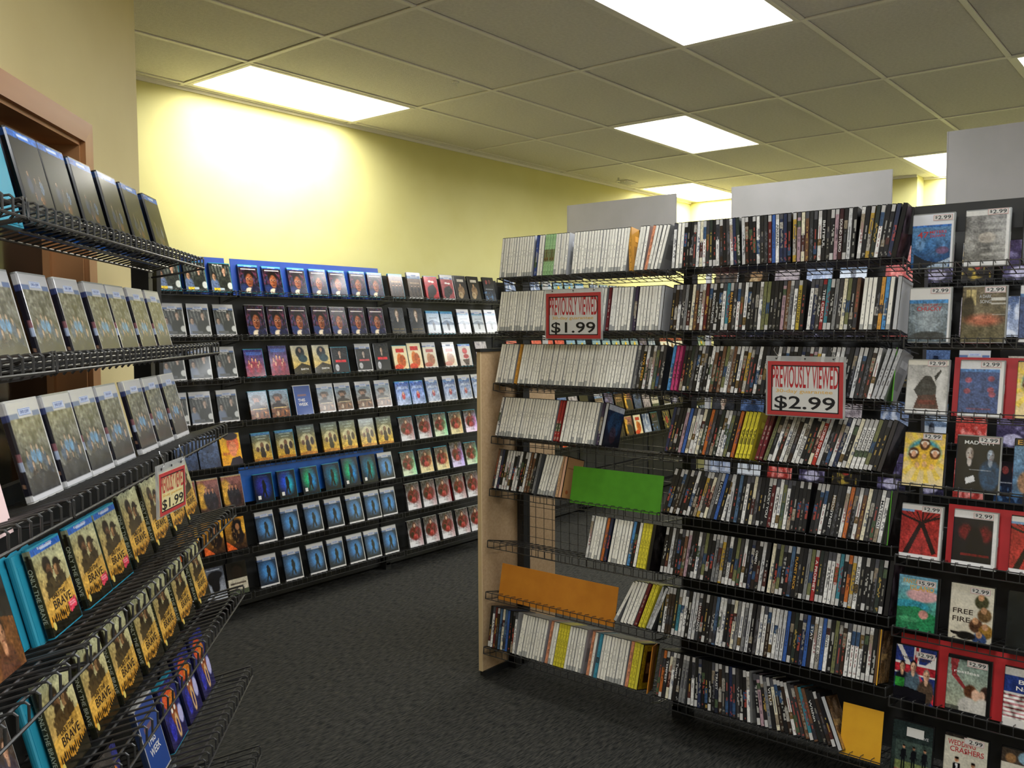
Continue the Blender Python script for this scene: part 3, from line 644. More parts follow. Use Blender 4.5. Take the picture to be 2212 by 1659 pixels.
design('hours', A, 'yellow sunburst cover with nuns', (('LITTLE HOURS', .18, .96, .66, .04, 'g'),))
A = G('1E2024', '14161A'); man(A, .3, .18, .13, 'A8A09A', '2A2420', '15181C'); man(A, .78, .2, .12, '8A94A0', '1A1614', '24405A'); R_(A, .3, .6, .8, .61, 'A8A8A8', .6); P_(A, [(.22, .76), (.42, .7), (.46, .8), (.26, .86)], 'C8C8C8'); design('madcity', A, 'black two-face cover', (('MAD CITY', .16, .16, .72, .065, 'w'),))
A = G('6A8CA8', '3A5A78'); R_(A, 0, 0, 1, .12, '20242A'); E_(A, .3, .75, .2, .2, '8A6A54'); design('edcover', A, 'pale blue cover', (('ED', .05, .11, .3, .08, 'y'),))
A = G('9A2F2C', 'A03834'); P_(A, [(.45, .3), (.55, .3), (.9, .85), (.8, .88), (.5, .4), (.2, .95), (.08, .9)], '241414'); 
for i in range(7): P_(A, [(.5, .34), (.05+.15*i, .12), (.09+.15*i, .12), (.53, .36)], '2A1616')
P_(A, [(.0, .18), (.5, .3), (1, .16), (1, .2), (.5, .34), (0, .22)], '2C1818'); R_(A, 0, 0, 1, .1, 'DAD6D2'); R_(A, 0, .1, .3, .14, '7A98B8'); R_(A, 0, .9, 1, 1, 'E0DCDA'); R_(A, .94, 0, 1, 1, 'D0CCC8'); design('redtree', A, 'red cover with a bare black tree')
A = G('1A1824', '16161E'); E_(A, .28, .38, .16, .14, '6A1C22', .9, .6); E_(A, .72, .4, .16, .15, '6A1C22', .9, .6); E_(A, .5, .6, .2, .3, '14121A'); R_(A, .2, .76, .85, .8, '8A2020', .7); R_(A, 0, 0, 1, .13, 'D4D2D0'); R_(A, 0, .9, 1, 1, 'DEDCDA'); R_(A, .9, 0, 1, 1, 'D0CECB'); design('profiles', A, 'navy cover with two red profiles')
A = G('74A6C0', '3E8A60'); R_(A, .05, .05, .95, .2, '8AB8C0'); E_(A, .6, .34, .4, .12, 'C8A0A0'); E_(A, .3, .55, .5, .1, '3A8A9A'); P_(A, [(0, .6), (.5, .55), (1, .7), (1, 1), (0, 1)], '2E7A50'); E_(A, .65, .68, .12, .08, 'C08A80'); E_(A, .3, .8, .25, .05, '4A9A6A'); R_(A, .95, 0, 1, 1, '1A2424'); design('island', A, 'green seaside cartoon cover', (('FANTASTIC', .1, .16, .62, .08, 'y'), ('ISLAND', .28, .27, .6, .09, 'y')))
A = G('CFC9B8', 'C8C0AC'); 
for x, y, c in [(.72, .2, '4A4A34'), (.8, .42, '6A5438'), (.62, .62, '5A4030'), (.85, .7, '8A6A34'), (.72, .85, '3A4C70')]: E_(A, x, y+.08, .16, .12, c); E_(A, x-.02, y, .07, .06, 'B48A68')
P_(A, [(.0, .86), (.45, .84), (.45, .9), (.1, .9)], '1E1A18'); E_(A, .4, .9, .22, .07, '22201E'); 
design('freefire', A, 'cream shoot-out cover with armed people', (('FREE', .06, .53, .48, .085, 'k'), ('FIRE', .06, .67, .42, .085, 'k')))
A = G('1C2020', '141616'); man(A, .55, .3, .16, '58706A', '14100E', '1A1E1E'); R_(A, .45, .84, .95, .9, 'B8B060', .8); design('darkface', A, 'near-black cover with a green face')
A = G('2A3870', '2A3468'); P_(A, [(0, 0), (.12, 0), (.62, .6), (.5, .6)], 'D0CCC8'); P_(A, [(.45, 0), (.6, 0), (.55, .5), (.42, .5)], 'D0CCC8'); P_(A, [(.48, 0), (.56, 0), (.52, .5), (.45, .5)], 'A82A34'); P_(A, [(1, .1), (.55, .45), (.7, .5), (1, .3)], 'D0CCC8'); R_(A, 0, .3, 1, .52, 'D0CCC8'); R_(A, 0, .34, 1, .48, 'A82A34'); P_(A, [(.6, .5), (1, .8), (1, .98), (.55, .62)], 'C83440')
man(A, .18, .3, .09, 'C09878', '2A1A14', '1A1C24'); man(A, .45, .26, .1, 'D0A88C', '1A1210', '4A5A64'); man(A, .78, .38, .1, 'C8A084', '8A7A68', '4A3C30'); R_(A, .02, .6, .25, .76, '2E7A34'); P_(A, [(.0, .78), (.3, .74), (.8, .8), (.8, 1), (0, 1)], '15141A'); design('finest', A, 'flag-backed wartime trio cover', (('THEIR FINEST', .08, .25, .82, .05, 'k'),))
A = G('7A8C84', 'A8A890'); R_(A, 0, 0, 1, .05, '1C1C1E'); P_(A, [(.05, .06), (.25, .06), (.2, .3), (.45, .52), (.4, .56), (.1, .35)], '8A3A3C'); E_(A, .55, .58, .15, .12, '5A3A28'); E_(A, .68, .62, .1, .1, 'D0AC94'); E_(A, .9, .56, .13, .12, '3A2A24'); E_(A, .82, .62, .07, .09, 'C8A48C'); E_(A, .5, .84, .22, .16, 'B8B4AC'); E_(A, .85, .86, .2, .2, 'C0BCB4'); R_(A, .93, 0, 1, 1, '161618'); R_(A, 0, .86, .3, 1, '2A2A28', .6); R_(A, 0, .93, 1, 1, '1C1C1E'); design('kiss', A, 'misty green cover of a kissing couple', (('restless', .14, .29, .6, .05, 'w'),))
A = G('C8C4BE', 'D8D4CE'); R_(A, 0, .14, 1, .42, '2A3C74'); 
for i in range(6): R_(A, .0, .46+i*.07, 1, .49+i*.07, '8A3A42', .7); N_(A, .3, 16, i, None, 0, .44, 1, .86)
design('nation', A, 'white cover with red flag stripes', (('Birth', .3, .27, .5, .07, 'w'), ('Nation', .25, .38, .6, .07, 'w')))
A = G('26302F', '2A332E'); R_(A, .1, .35, 1, .9, '3A4640'); R_(A, .1, .72, 1, .9, '6A7448'); R_(A, .1, .86, 1, .95, '8A5A4A')
for x in (.3, .55, .82): fig(A, x, .42, .5, '14161A')
design('curve', A, 'dark green cover of three walkers', (('CURVE', .55, .27, .35, .05, 'g'),))
A = G('C8C4B4', 'C4BEAC'); R_(A, .0, 0, .5, .06, '3A3430'); E_(A, .5, .28, .02, .02, '000000'); fig(A, .3, .38, .7, '17171C'); P_(A, [(.27, .5), (.33, .5), (.3, .66)], 'D8D8D8'); fig(A, .68, .42, .66, '8A7A60'); design('crashers', A, 'cream cover with a suited man and woman', (('WEDDING', .06, .2, .66, .09, 'r'), ('CRASHERS', .12, .31, .8, .09, 'r')))
A = G('D0CABC', 'C8C0AC'); R_(A, 0, 0, 1, .25, '4A4038'); E_(A, .2, .16, .12, .08, '8A6A4A'); E_(A, .5, .12, .14, .1, '8AA8B8'); R_(A, .1, .5, .7, .53, 'B8A068', .6); design('visitor', A, 'cream cover', (('theVisitor', .1, .45, .8, .08, 'r'),))

def spine_art(A, kind, wide=4):
    S = np.zeros((H_, wide, 3)); base = A[:, :4].mean(1)*.45
    if kind == 'copy':
        base = np.tile(c3('1B1A24'), (H_, 1)); S[:] = base[:, None]; S[:int(H_*.13)] = c3('C9C7C6'); S[int(H_*.13):int(H_*.2)] = c3('3A4470')
        S[int(H_*.52):int(H_*.6), 2:] = c3('8A5A60'); S[int(H_*.6):int(H_*.7), 2:] = c3('A8B4CC'); S[int(H_*.82):int(H_*.86), 1:2] = c3('98745C')
        S[int(H_*.945):] = c3('D0CECC')
    elif kind == 'blaze':
        S[:] = c3('34341F'); S[:int(H_*.1)] = c3('8A8C6E'); S[int(H_*.06):int(H_*.24), 1:3] = c3('221C12'); S[int(H_*.88):] = c3('1C1C12')
    else: S[:] = np.clip(base, .03, 1)[:, None]
    return S
CW, CH, CT = .134, .19, .0145
_sleeve = {}
def sleeve_mesh(name, h=CH):
    k = (name, round(h, 3))
    if k in _sleeve: return _sleeve[k]
    A = ART[name]
    kind = 'copy' if name.startswith('crowd_copy') else ('blaze' if name.startswith('blaze') else 'std')
    S = spine_art(A, kind)
    full = np.concatenate([S, A], 1)
    ws = S.shape[1]
    # path of columns: spine from back to front on the left side, then across the front
    sx, sy = [], []
    for i in range(ws): sx.append(-CW/2-.0006+.002*max(0, (i-ws+2)*.5)); sy.append((.012)-(.0125)*(i/(ws-1)))
    for i in range(W_): sx.append(-CW/2+.0035+(CW-.007)*(i/(W_-1))); sy.append(-.0008)
    n = len(sx); hz = np.linspace(h-.004, .003, H_)
    V = np.zeros((H_, n, 3)); V[..., 0] = np.array(sx)[None]; V[..., 1] = np.array(sy)[None]; V[..., 2] = hz[:, None]
    F = [(j*n+i, (j+1)*n+i, (j+1)*n+i+1, j*n+i+1) for j in range(H_-1) for i in range(n-1)]
    me = bpy.data.meshes.new('sleeve'); me.from_pydata(V.reshape(-1, 3).tolist(), [], F); me.materials.append(m_print)
    at = me.color_attributes.new('Col', 'FLOAT_COLOR', 'POINT')
    c = np.ones((H_*n, 4), np.float32); c[:, :3] = lin(full.reshape(-1, 3)); at.data.foreach_set('color', c.ravel()); me.update()
    _sleeve[k] = me
    return me
_body = {}
def body_mesh(kind, h=CH):
    if (kind, h) in _body: return _body[(kind, h)]
    M_ = {'black': m_blackpl, 'clear': m_clearpl, 'teal': m_teal, 'white': m_whitepl}[kind]
    w = CW/2; r = .004
    poly = [(-w+r, 0), (w-.001, 0), (w, .001), (w, CT-.001), (w-.001, CT), (-w+r, CT), (-w+.001, CT-.002), (-w, CT-.005), (-w, .005), (-w+.001, .002)]
    b = MB().prism(poly, 0, h)
    b.box(-w+.012, w-.004, CT-.0005, CT+.0006, .006, h-.006)
    b.box(w-.0005, w+.0012, .005, .009, h*.42, h*.58)
    me = b.mesh('case_body', M_)
    _body[(kind, h)] = me
    return me
INK = {'k': m_brown, 'w': m_whiteink, 'r': m_red, 'y': m_gold, 'g': m_cardw}
_tm = {}
def title_mesh(name, h):
    k = (name, h)
    if k in _tm: return _tm[k]
    out = []
    mats = []; b = MB()
    for (t, x, y, w, th, ink) in TIT[name]:
        M_ = INK[ink]
        if M_ not in mats: mats.append(M_)
        put_text(b, t, -CW/2+.0035+(CW-.007)*x, (1-y)*h, (CW-.007)*w, th*h, -.0013, mats.index(M_))
    _tm[k] = b.mesh('title', mats)
    return _tm[k]
_pm = {}
def price_mesh(t, redbox=True):
    if t not in _pm:
        b = MB(); w, h = .05, .0165
        b.box(0, w, -.0004, 0, 0, h, 0); K_ = 1.22
        if redbox:
            for q in ((.001, w-.001, h-.0016, h-.001), (.001, w-.001, .001, .0016)): b.box(q[0], q[1], -.0006, -.0004, q[2], q[3], 2)
            for q in ((.001, .0016), (w-.0016, w-.001)): b.box(q[0], q[1], -.0006, -.0004, .001, h-.001, 2)
        if '$' in t: put_text(b, '$', .005, .005, .006, .0085, -.0008, 1); put_text(b, t[1:], .0125, .003, .033, .0105, -.0008, 1)
        else: put_text(b, t, .0125, .003, .033, .0105, -.0008, 1)
        b.v = [v*np.array([K_, 1, K_]) for v in b.v]
        _pm[t] = b.mesh('price_sticker', [m_white, m_black, m_redcard])
    return _pm[t]
b = MB(); b.box(0, .05, -.0004, 0, 0, .0135, 0)
for z in (.0012, .0118): b.box(.002, .048, -.0006, -.0004, z, z+.0006, 1)
put_text(b, 'DVD COPY', .007, .0038, .036, .006, -.0007, 1)
copy_label_me = b.mesh('copy_label', [m_label, m_blueink])
spb = MB(); R90 = Matrix.Translation((-CW/2-.0012, .0098, 0)) @ Matrix.Rotation(-math.pi/2, 4, 'Z')
V, F = text_geo('ONLY THE BRAVE'); mx = V.max(0); L_ = .105
spb.add(np.stack([np.full(len(V), -CW/2-.0014), .0106-(V[:, 1]/mx[1])*.0078, .135-V[:, 0]/mx[0]*L_], 1), F, 0)
spine_title_me = spb.mesh('spine_title', [mat('pale_olive_ink', hexc('B4B49A'), .5)])
eb = MB(); eb.prism([(.006*math.cos(t), .008*math.sin(t)) for t in np.arange(10)*math.pi/5], 0, .0005, axis='y'); emblem_me = eb.mesh('emblem', [mat('yellow_badge', hexc('D8C060'), .5)])
stk_me = MB().box(0, .02, -.0005, 0, 0, .022).mesh('sticker', m_white)

BUSED = {}
def face_case(des, frame, x, y, z, tilt, shelf, body='black', h=CH, price=None, priceat=(.6, .9), pos=None, yaw=0, name=None, sticker=False, roll=0, extra=''):
    """a case standing face out, leaning back on a wire shelf"""
    if h < CH: nm, cat = 'disc_case', 'blu-ray case'
    elif 'copy' in des: nm, cat = 'rental_copy', 'rental copy'
    else: nm, cat = 'movie_case', 'movie case'
    if des == 'this_week': nm, cat = 'display_card', 'display card'
    if name: nm = name
    o = obj(nm, body_mesh(body, h), None, frame @ T(x, y, z) @ RZ(yaw) @ RY(roll) @ RX(-math.radians(tilt)))
    key = (shelf, LOOK[des]); BUSED.setdefault(key, []).append((x, o)); tag(o, 'x', cat, None)
    dz = .0
    obj('sleeve', sleeve_mesh(des, h), o)
    if TIT[des]: obj('title', title_mesh(des, h), o, T(0, 0, 0))
    if 'copy' in des: obj('copy_label', copy_label_me, o, T(-.026, -.001, h*.835))
    if des.startswith('blaze'): obj('spine_title', spine_title_me, o); obj('emblem', emblem_me, o, T(-CW/2+.012, -.0016, .02))
    if price: obj('price_sticker', price_mesh(price), o, T(-CW/2+CW*priceat[0]-.008, -.0018, h*priceat[1]-.002))
    if sticker: obj('sticker', stk_me, o, T(-CW/2+.018, -.0014, .02))
    o['_x'] = x
    return o

# ---- left diagonal rack: s positions of the cases
def lefty(z): return float(np.interp(z, [.366, .622, .878, 1.129, 1.382, 1.63, 1.885], [.605, .627, .645, .668, .693, .735, .722]))
LS = {}
def left_case(des, s_right, row, **k):
    z = l_z[row-1]-.042-.012
    return face_case(des, LEFT, s_right-CW/2, lefty(l_z[row-1]), z, 14, 'row %d of the left rack' % row, **k)
SHN = lambda r, n: '%s shelf of the %s' % (nth(r), n)
LR = 'left diagonal rack'
def L_(des, s, row, **k):
    z0_ = l_z[row-1]
    z = z0_ - (lefty(z0_) - ly(z0_)) * .27 + .002
    return face_case(des, LEFT, s-CW/2, lefty(l_z[row-1]), z, 14, SHN(row, LR), **k)
face_case('night', LEFT, 1.53, lefty(l_z[0]), l_z[0]-.028, 14, SHN(1, LR), body='black')
for i, s in enumerate([1.899, 2.035, 2.195, 2.367, 2.534, 2.723]): L_('night', s, 1, body='black')
for i, s in enumerate([1.53, 1.78, 1.955, 2.125, 2.295, 2.44, 2.60, 2.755]): L_('crowd_copy', s, 2, body='clear' if i % 3 else 'white')
for i, s in enumerate([1.787, 1.942, 2.08, 2.231, 2.418, 2.571, 2.734]): L_('crowd_copy', s, 3, body='clear' if i % 2 else 'white')
L_('collage', 1.40, 3, body='black')
L_('collage', 1.545, 4, body='black')
for i, s in enumerate([1.792, 1.965, 2.105]): L_('blaze_blue', s, 4, body='teal', h=.172)
for i, s in enumerate([2.268, 2.437, 2.601, 2.742]): L_('blaze', s, 4, body='black')
L_('family', 1.50, 5, body='clear')
for i, s in enumerate([1.753, 1.922, 2.08, 2.252, 2.40, 2.565, 2.749]): L_('blaze', s, 5, body='black')
L_('cartoon', 1.95, 6, body='black'); L_('this_week', 2.215, 6, body='white')
for s in (2.38, 2.54, 2.70): L_('cartoon', s, 6, body='teal' if s < 2.4 else 'black', h=.172 if s < 2.4 else CH)
for s in (1.75, 1.92): L_('family', s, 6, body='black')
for s in (2.0, 2.17, 2.34): L_('musical', s, 7, body='clear')
# more discs standing behind the front ones
for s, row in ((1.635, 4), (1.655, 4), (1.62, 5)):
    o = obj('disc_case', body_mesh('teal', .172), None, LEFT @ T({1.635: 1.702, 1.655: 1.678, 1.62: 1.66}[s], lefty(l_z[row-1])+(.036 if s > 1.64 else .018), l_z[row-1]-.032) @ RX(-math.radians(14)))
    tag(o, {1.635: 'teal disc case behind the first firefighters cover, nearer the front', 1.655: 'rear teal disc case behind the first firefighters cover', 1.62: 'teal disc case behind the faces cover, fifth shelf, left rack'}[s], 'blu-ray case')
    obj('front_sheet', MB().box(-CW/2+.006, CW/2-.004, -.0008, .0, .004, .15).mesh('front_sheet', m_teal), o)
def card(name, m_, frame, x0, x1, z0, z1, y, tilt, label, cat='card', th=.003, shear=0.):
    hh = z1-z0
    b = MB().prism([(0, 0), (x1-x0, shear), (x1-x0, hh+shear), (0, hh)], 0, th, axis='y')
    b.box(.0, x1-x0, th, th+.0005, 0.002, .006)
    o = obj(name, b.mesh(name, m_), None, frame @ T(x0, y, z0) @ RX(-math.radians(tilt)))
    return tag(o, label, cat)
card('backing_card', m_bluecard, LEFT, 1.78, 2.68, 1.852, 2.055, lefty(1.885)+.03, 12, 'long blue backing card behind the dark covers, top left shelf')
o = card('pink_page', m_pink, LEFT, 1.34, 1.475, 1.345, 1.54, ly(1.382)+.06, 13, 'pale pink page at the left edge, third shelf, left rack', 'paper')
tb = MB().box(-.07+.0, .0, -.0006, 0, 0, .0); 
pb = MB()
for q in range(5): pb.box(.02, .09, -.0008, 0, .04+q*.02, .0408+q*.02)
obj('printed_lines', pb.mesh('printed_lines', m_black), o)
o = obj('bluray_spine', body_mesh('teal', .19), None, LEFT @ T(1.668, lefty(l_z[0])+.004, l_z[0]-.03) @ RX(-math.radians(13))); o.name = 'disc_case'
tag(o, 'bright teal disc case at the left edge of the top shelf', 'blu-ray case')
obj('front_sheet', MB().box(-CW/2+.004, CW/2-.004, -.0008, .0, .004, .17).mesh('front_sheet', m_teal), o)

# ---- back wall racks
BSX = {1: [-0.191, -0.031, 0.129, 0.317, 0.485, 0.665, 0.83, 0.983, 1.151, 1.31, 1.502, 1.676, 1.849, 2.019, 2.166, 2.313, 2.492],
2: [-0.174, -0.021, 0.146, 0.354, 0.505, 0.669, 0.834, 0.984, 1.137, 1.304, 1.496, 1.68, 1.853, 2.005, 2.182, 2.346, 2.49],
3: [-0.187, -0.028, 0.138, 0.33, 0.501, 0.669, 0.827, 0.974, 1.174, 1.335, 1.508, 1.655, 1.801, 2.01, 2.178, 2.369],
4: [-0.18, -0.032, 0.135, 0.347, 0.491, 0.67, 0.845, 0.997, 1.169, 1.334, 1.516, 1.665, 1.824, 1.995, 2.163, 2.32],
5: [-0.14, 0.0, 0.142, 0.352, 0.521, 0.685, 0.863, 1.016, 1.183, 1.333, 1.542, 1.715, 1.877, 2.041, 2.206],
6: [-0.155, -0.009, 0.142, 0.349, 0.515, 0.689, 0.865, 1.022, 1.177, 1.334, 1.545, 1.715, 1.882, 2.047, 2.207],
7: [-.15, -0.002, 0.142, 0.353, 0.53, 0.704, 0.87, 1.043, 1.195, 1.339, 1.575, 1.729, 1.883, 2.053, 2.198],
8: [-.15, 0.0, 0.142, 0.353, 0.53, 0.713, 0.871, 1.034, 1.181, 1.339, 1.576, 1.738, 1.908, 2.074, 2.22]}
BD = {1: ['newsroom+b']*3+['lawyer_blue+b']*7+['squad+b', 'squad_copy', 'red_beast+b', 'red_beast_copy', 'boxer', 'boxer', 'concert'],
2: ['newsroom_x_copy']*3+['lawyer']*7+['profile']*2+['snow+b']*2+['snow_copy']*3,
3: ['newsroom_x_copy']*3+['musical+b', 'musical', 'alien_earth', 'alien_earth', 'vengeance+b', 'vengeance_copy', 'vengeance', 'legs+b', 'legs', 'legs_copy', 'legs_copy', 'holiday+b', 'pale_group'],
4: ['newsroom_x_copy']*3+['strongman+b']*2+['this_week']+['strongman_copy']*4+['sports+b']*2+['sports_copy']*4,
5: ['castle', 'castle', 'raw']+['trio_blue+b']*2+['trio', 'trio', 'trio_pale', 'trio_pale', 'trio_pale']+['saga_plain+b', 'saga_plain+b', 'saga_green+b', 'saga_gold+b', 'saga_bright+b'],
6: ['posse']*3+['deep_violet+b', 'deep_blue+b', 'deep_green+b', 'deep_teal+b', 'deep_green', 'deep_teal', 'deep_std_copy']+['saga_green+b', 'saga_gold+b', 'saga_gold+b', 'saga_violet', 'saga_green+b'],
7: ['rifle']*3+['deep_std_copy']*7+['saga_plain']*5,
8: ['smoke', 'smoke', 'rye']+['deep_std_copy']*7+['saga_plain']*5}
BAYN = ['narrow left bay, back wall', 'second bay, back wall', 'third bay, back wall', 'fourth bay, back wall', 'fifth bay, back wall', 'last bay, back wall']
def bayof(x): return max(i for i, (a, w) in enumerate(BAYX) if x > a-.02) if x > -.3 else 0
for row in BSX:
    z = ZR[row-1]
    for x, d in zip(BSX[row], BD[row]):
        b_ = d.endswith('+b'); d0 = d[:-2] if b_ else d
        body = 'teal' if b_ else ('clear' if ('copy' in d0 or d0 in ('posse', 'saga_plain', 'lawyer')) else 'black')
        if d0 == 'this_week': body = 'white'
        face_case(d0, I4, x, by(z)+.042+random.uniform(0, .006), z+.008, 14+random.uniform(-1.5, 1.5), '%s shelf, %s' % (nth(row), BAYN[bayof(x)]), body=body, h=.172 if b_ else CH, yaw=random.uniform(-.03, .03), sticker=d0 in ('deep_violet', 'deep_blue', 'deep_green') or (d0 == 'deep_teal' and not b_))
pool = {1: ['winter', 'winter', 'snow', 'pale_group'], 2: ['redtop', 'redtop', 'redtop', 'redtop', 'meadow', 'meadow', 'meadow'], 3: ['pale_group', 'red_beast_copy', 'red_wash', 'sports', 'sports', 'castle', 'castle'], 4: ['trio_pale', 'saga_plain', 'castle', 'squad'], 5: ['winter', 'posse', 'concert', 'rye'], 6: ['ember', 'trio', 'violet_storm']}
# what is seen of row 2 is the top of row 3 and so on, so tops carry the tones
seq = {1: (['winter']*3+['snow_copy']+['meadow']*2+['snow'])*2, 2: (['winter_x']*0+['pale_group']*2+['winter']*5)+(['winter']*4+['castle']*3), 3: (['redtop']*5+['meadow']*2)+(['meadow']*5+['violet_storm', 'winter']), 4: ['red_wash', 'pale_group', 'redtop', 'legs_copy', 'strongman', 'this_week', 'castle']+['castle', 'squad_copy']*3+['sports'], 5: ['squad_copy', 'violet_storm', 'squad', 'posse', 'castle', 'pale_group', 'rye']*2, 6: ['ember', 'rye', 'squad', 'posse', 'legs', 'winter', 'concert']*2}
for row, ds in seq.items():
    z = ZR[row-1]; ds = ds+ds[:6]
    for i, d in enumerate(ds):
        bx, bw = BAYX[3+i//7]
        face_case(d, I4, bx+.11+(i % 7)*.164, by(z)+.044, z+.008, 14, '%s shelf, %s' % (nth(row), BAYN[3+i//7]), body='teal' if i % 5 == 3 else 'black')
card('backing_card', m_navycard, I4, .215, 1.365, 1.87, 2.085, by(1.876)+.072, 9, 'long blue backing card behind seven matching faces, back wall')
card('backing_card', m_bluecard, I4, .215, 1.355, .66, .865, by(.641)+.09, 9, 'long blue backing card behind the underwater covers, back wall')
card('backing_card', m_navycard, I4, -.10, .18, 1.87, 2.085, by(1.876)+.075, 9, 'short blue card behind the newsroom covers, top shelf')
card('backing_card', m_redcard, I4, 1.93, 2.24, .39, .56, by(.398)+.085, 12, 'red backing card behind space adventure covers, third bay', shear=0)

# ---- right bay of the big rack: priced covers
GR = 'right bay of tall rack'
C3U = [(1.9, 2.066, 2.235)]*8
PD = {1: [('shark', '$2.99', (.55, .87), 'clear'), ('drape', '$2.99', (.55, .90), 'clear'), ('darkface', None, 0, 'black')],
2: [('cult', '$2.99', (.56, .89), 'clear'), ('darksong', '$2.99', (.56, .88), 'clear'), ('bluemaps', None, 0, 'black')],
3: [('war', '$2.99', (.54, .88), 'clear'), ('bluemaps', '$2.99', (.52, .88), 'clear'), ('hours', None, 0, 'black')],
4: [('hours', '$2.99', (.5, .88), 'black'), ('madcity', '$2.99', (.55, .88), 'clear'), ('edcover', None, 0, 'black')],
5: [('redtree', '$2.99', (.55, .88), 'clear'), ('profiles', '$2.99', (.5, .87), 'clear'), ('redtree', None, 0, 'black')],
6: [('island', '$5.99', (.5, .83), 'black'), ('freefire', '$2.99', (.5, .85), 'black'), ('darkface', None, 0, 'black')],
7: [('finest', '$2.99', (.55, .82), 'black'), ('kiss', '$2.99', (.5, .85), 'black'), ('nation', None, 0, 'black')],
8: [('curve', None, 0, 'black'), ('crashers', '2.99', (.5, .87), 'black'), ('visitor', '$2.99', (.66, .8), 'black')]}
for row, L3 in PD.items():
    z = ZR[row-1]; tl = 8 if row < 3 else 12
    for (d, pr_, pa, body), u in zip(L3, C3U[row-1]):
        h = CH
        o = face_case(d, GON, u, gy(z)+.03, z-.012, tl, '%s shelf, %s' % (nth(row), GR), body=body, price=pr_, priceat=pa or (.6, .9))
        if row == 8 and d == 'curve': obj('notice_sticker', MB().box(0, .055, -.0005, 0, 0, .03).mesh('notice_sticker', m_white), o, T(-.02, -.0014, .14))
for row, (a, b) in {3: (1.975, 2.55), 5: (1.975, 2.55), 7: (1.84, 2.55)}.items():
    z = ZR[row-1]
    card('backing_card', m_redcard, GON, a, b, z-.015, z+(.185 if row != 7 else .205), gy(z)+.062, 11, 'red backing card behind the priced covers, %s shelf' % nth(row))

# ---- second rack behind, facing the viewer, glimpsed through the gaps
G2 = T(0, -2.36, 0) @ RZ(-math.pi/2)
def gy2(z): return 1.55+(z-.14)*.06
for n_ in range(3):
    rack_bay('wire_rack', 'bay of the rack behind the tall one, %s from its far end' % nth(n_+1), G2, n_*BW, BW-.004, [(z+.004, gy2(z)) for z in ZR], 1.80, 'lip', top=1.95, r=.0017, uprights=(0, 1) if n_ == 0 else (1,), panel=(.1, 2.13))
g2d = ['squad_copy', 'boxer', 'pale_group', 'winter', 'snow', 'red_wash', 'violet_storm', 'ember', 'violet_storm', 'violet_storm', 'red_wash', 'concert', 'pale_group', 'winter', 'squad', 'profile', 'castle']
for row in range(1, 6):
    z = ZR[row-1]
    for i in range(15):
        u = .1+i*.168+(.05 if i > 4 else 0)+(.05 if i > 9 else 0)
        face_case(g2d[(i+(row-1)*5) % 17], G2, u, gy2(z)+.045, z-.006, 12, '%s shelf of the rack behind' % nth(row), body='black')

# finish the labels of all face-out cases: count look-alikes from the left on their own shelf
for (shelf, look), L0 in BUSED.items():
    L0 = sorted(L0, key=lambda p: p[0]); n = len(L0)
    for i, (x, o) in enumerate(L0):
        if '_x' in o: del o['_x']
        pos = '' if n == 1 else (', leftmost of two' if n == 2 and i == 0 else ', rightmost of two' if n == 2 else ', %s of %d alike' % (nth(i+1), n))
        s = '%s%s, %s' % (look, pos, shelf)
        for a_, b_ in ((' with a ', ' with '), (' of the ', ' of '), (' of a ', ' of '), (' of three ', ' of '), (' in shiny shrink wrap', ' in wrap'), (' in shrink wrap', '')):
            if len(s.split()) > 16: s = s.replace(a_, b_)
        o['label'] = s
        o['group'] = '%s on the %s' % (look, shelf) if n > 1 else 'cases standing face out'

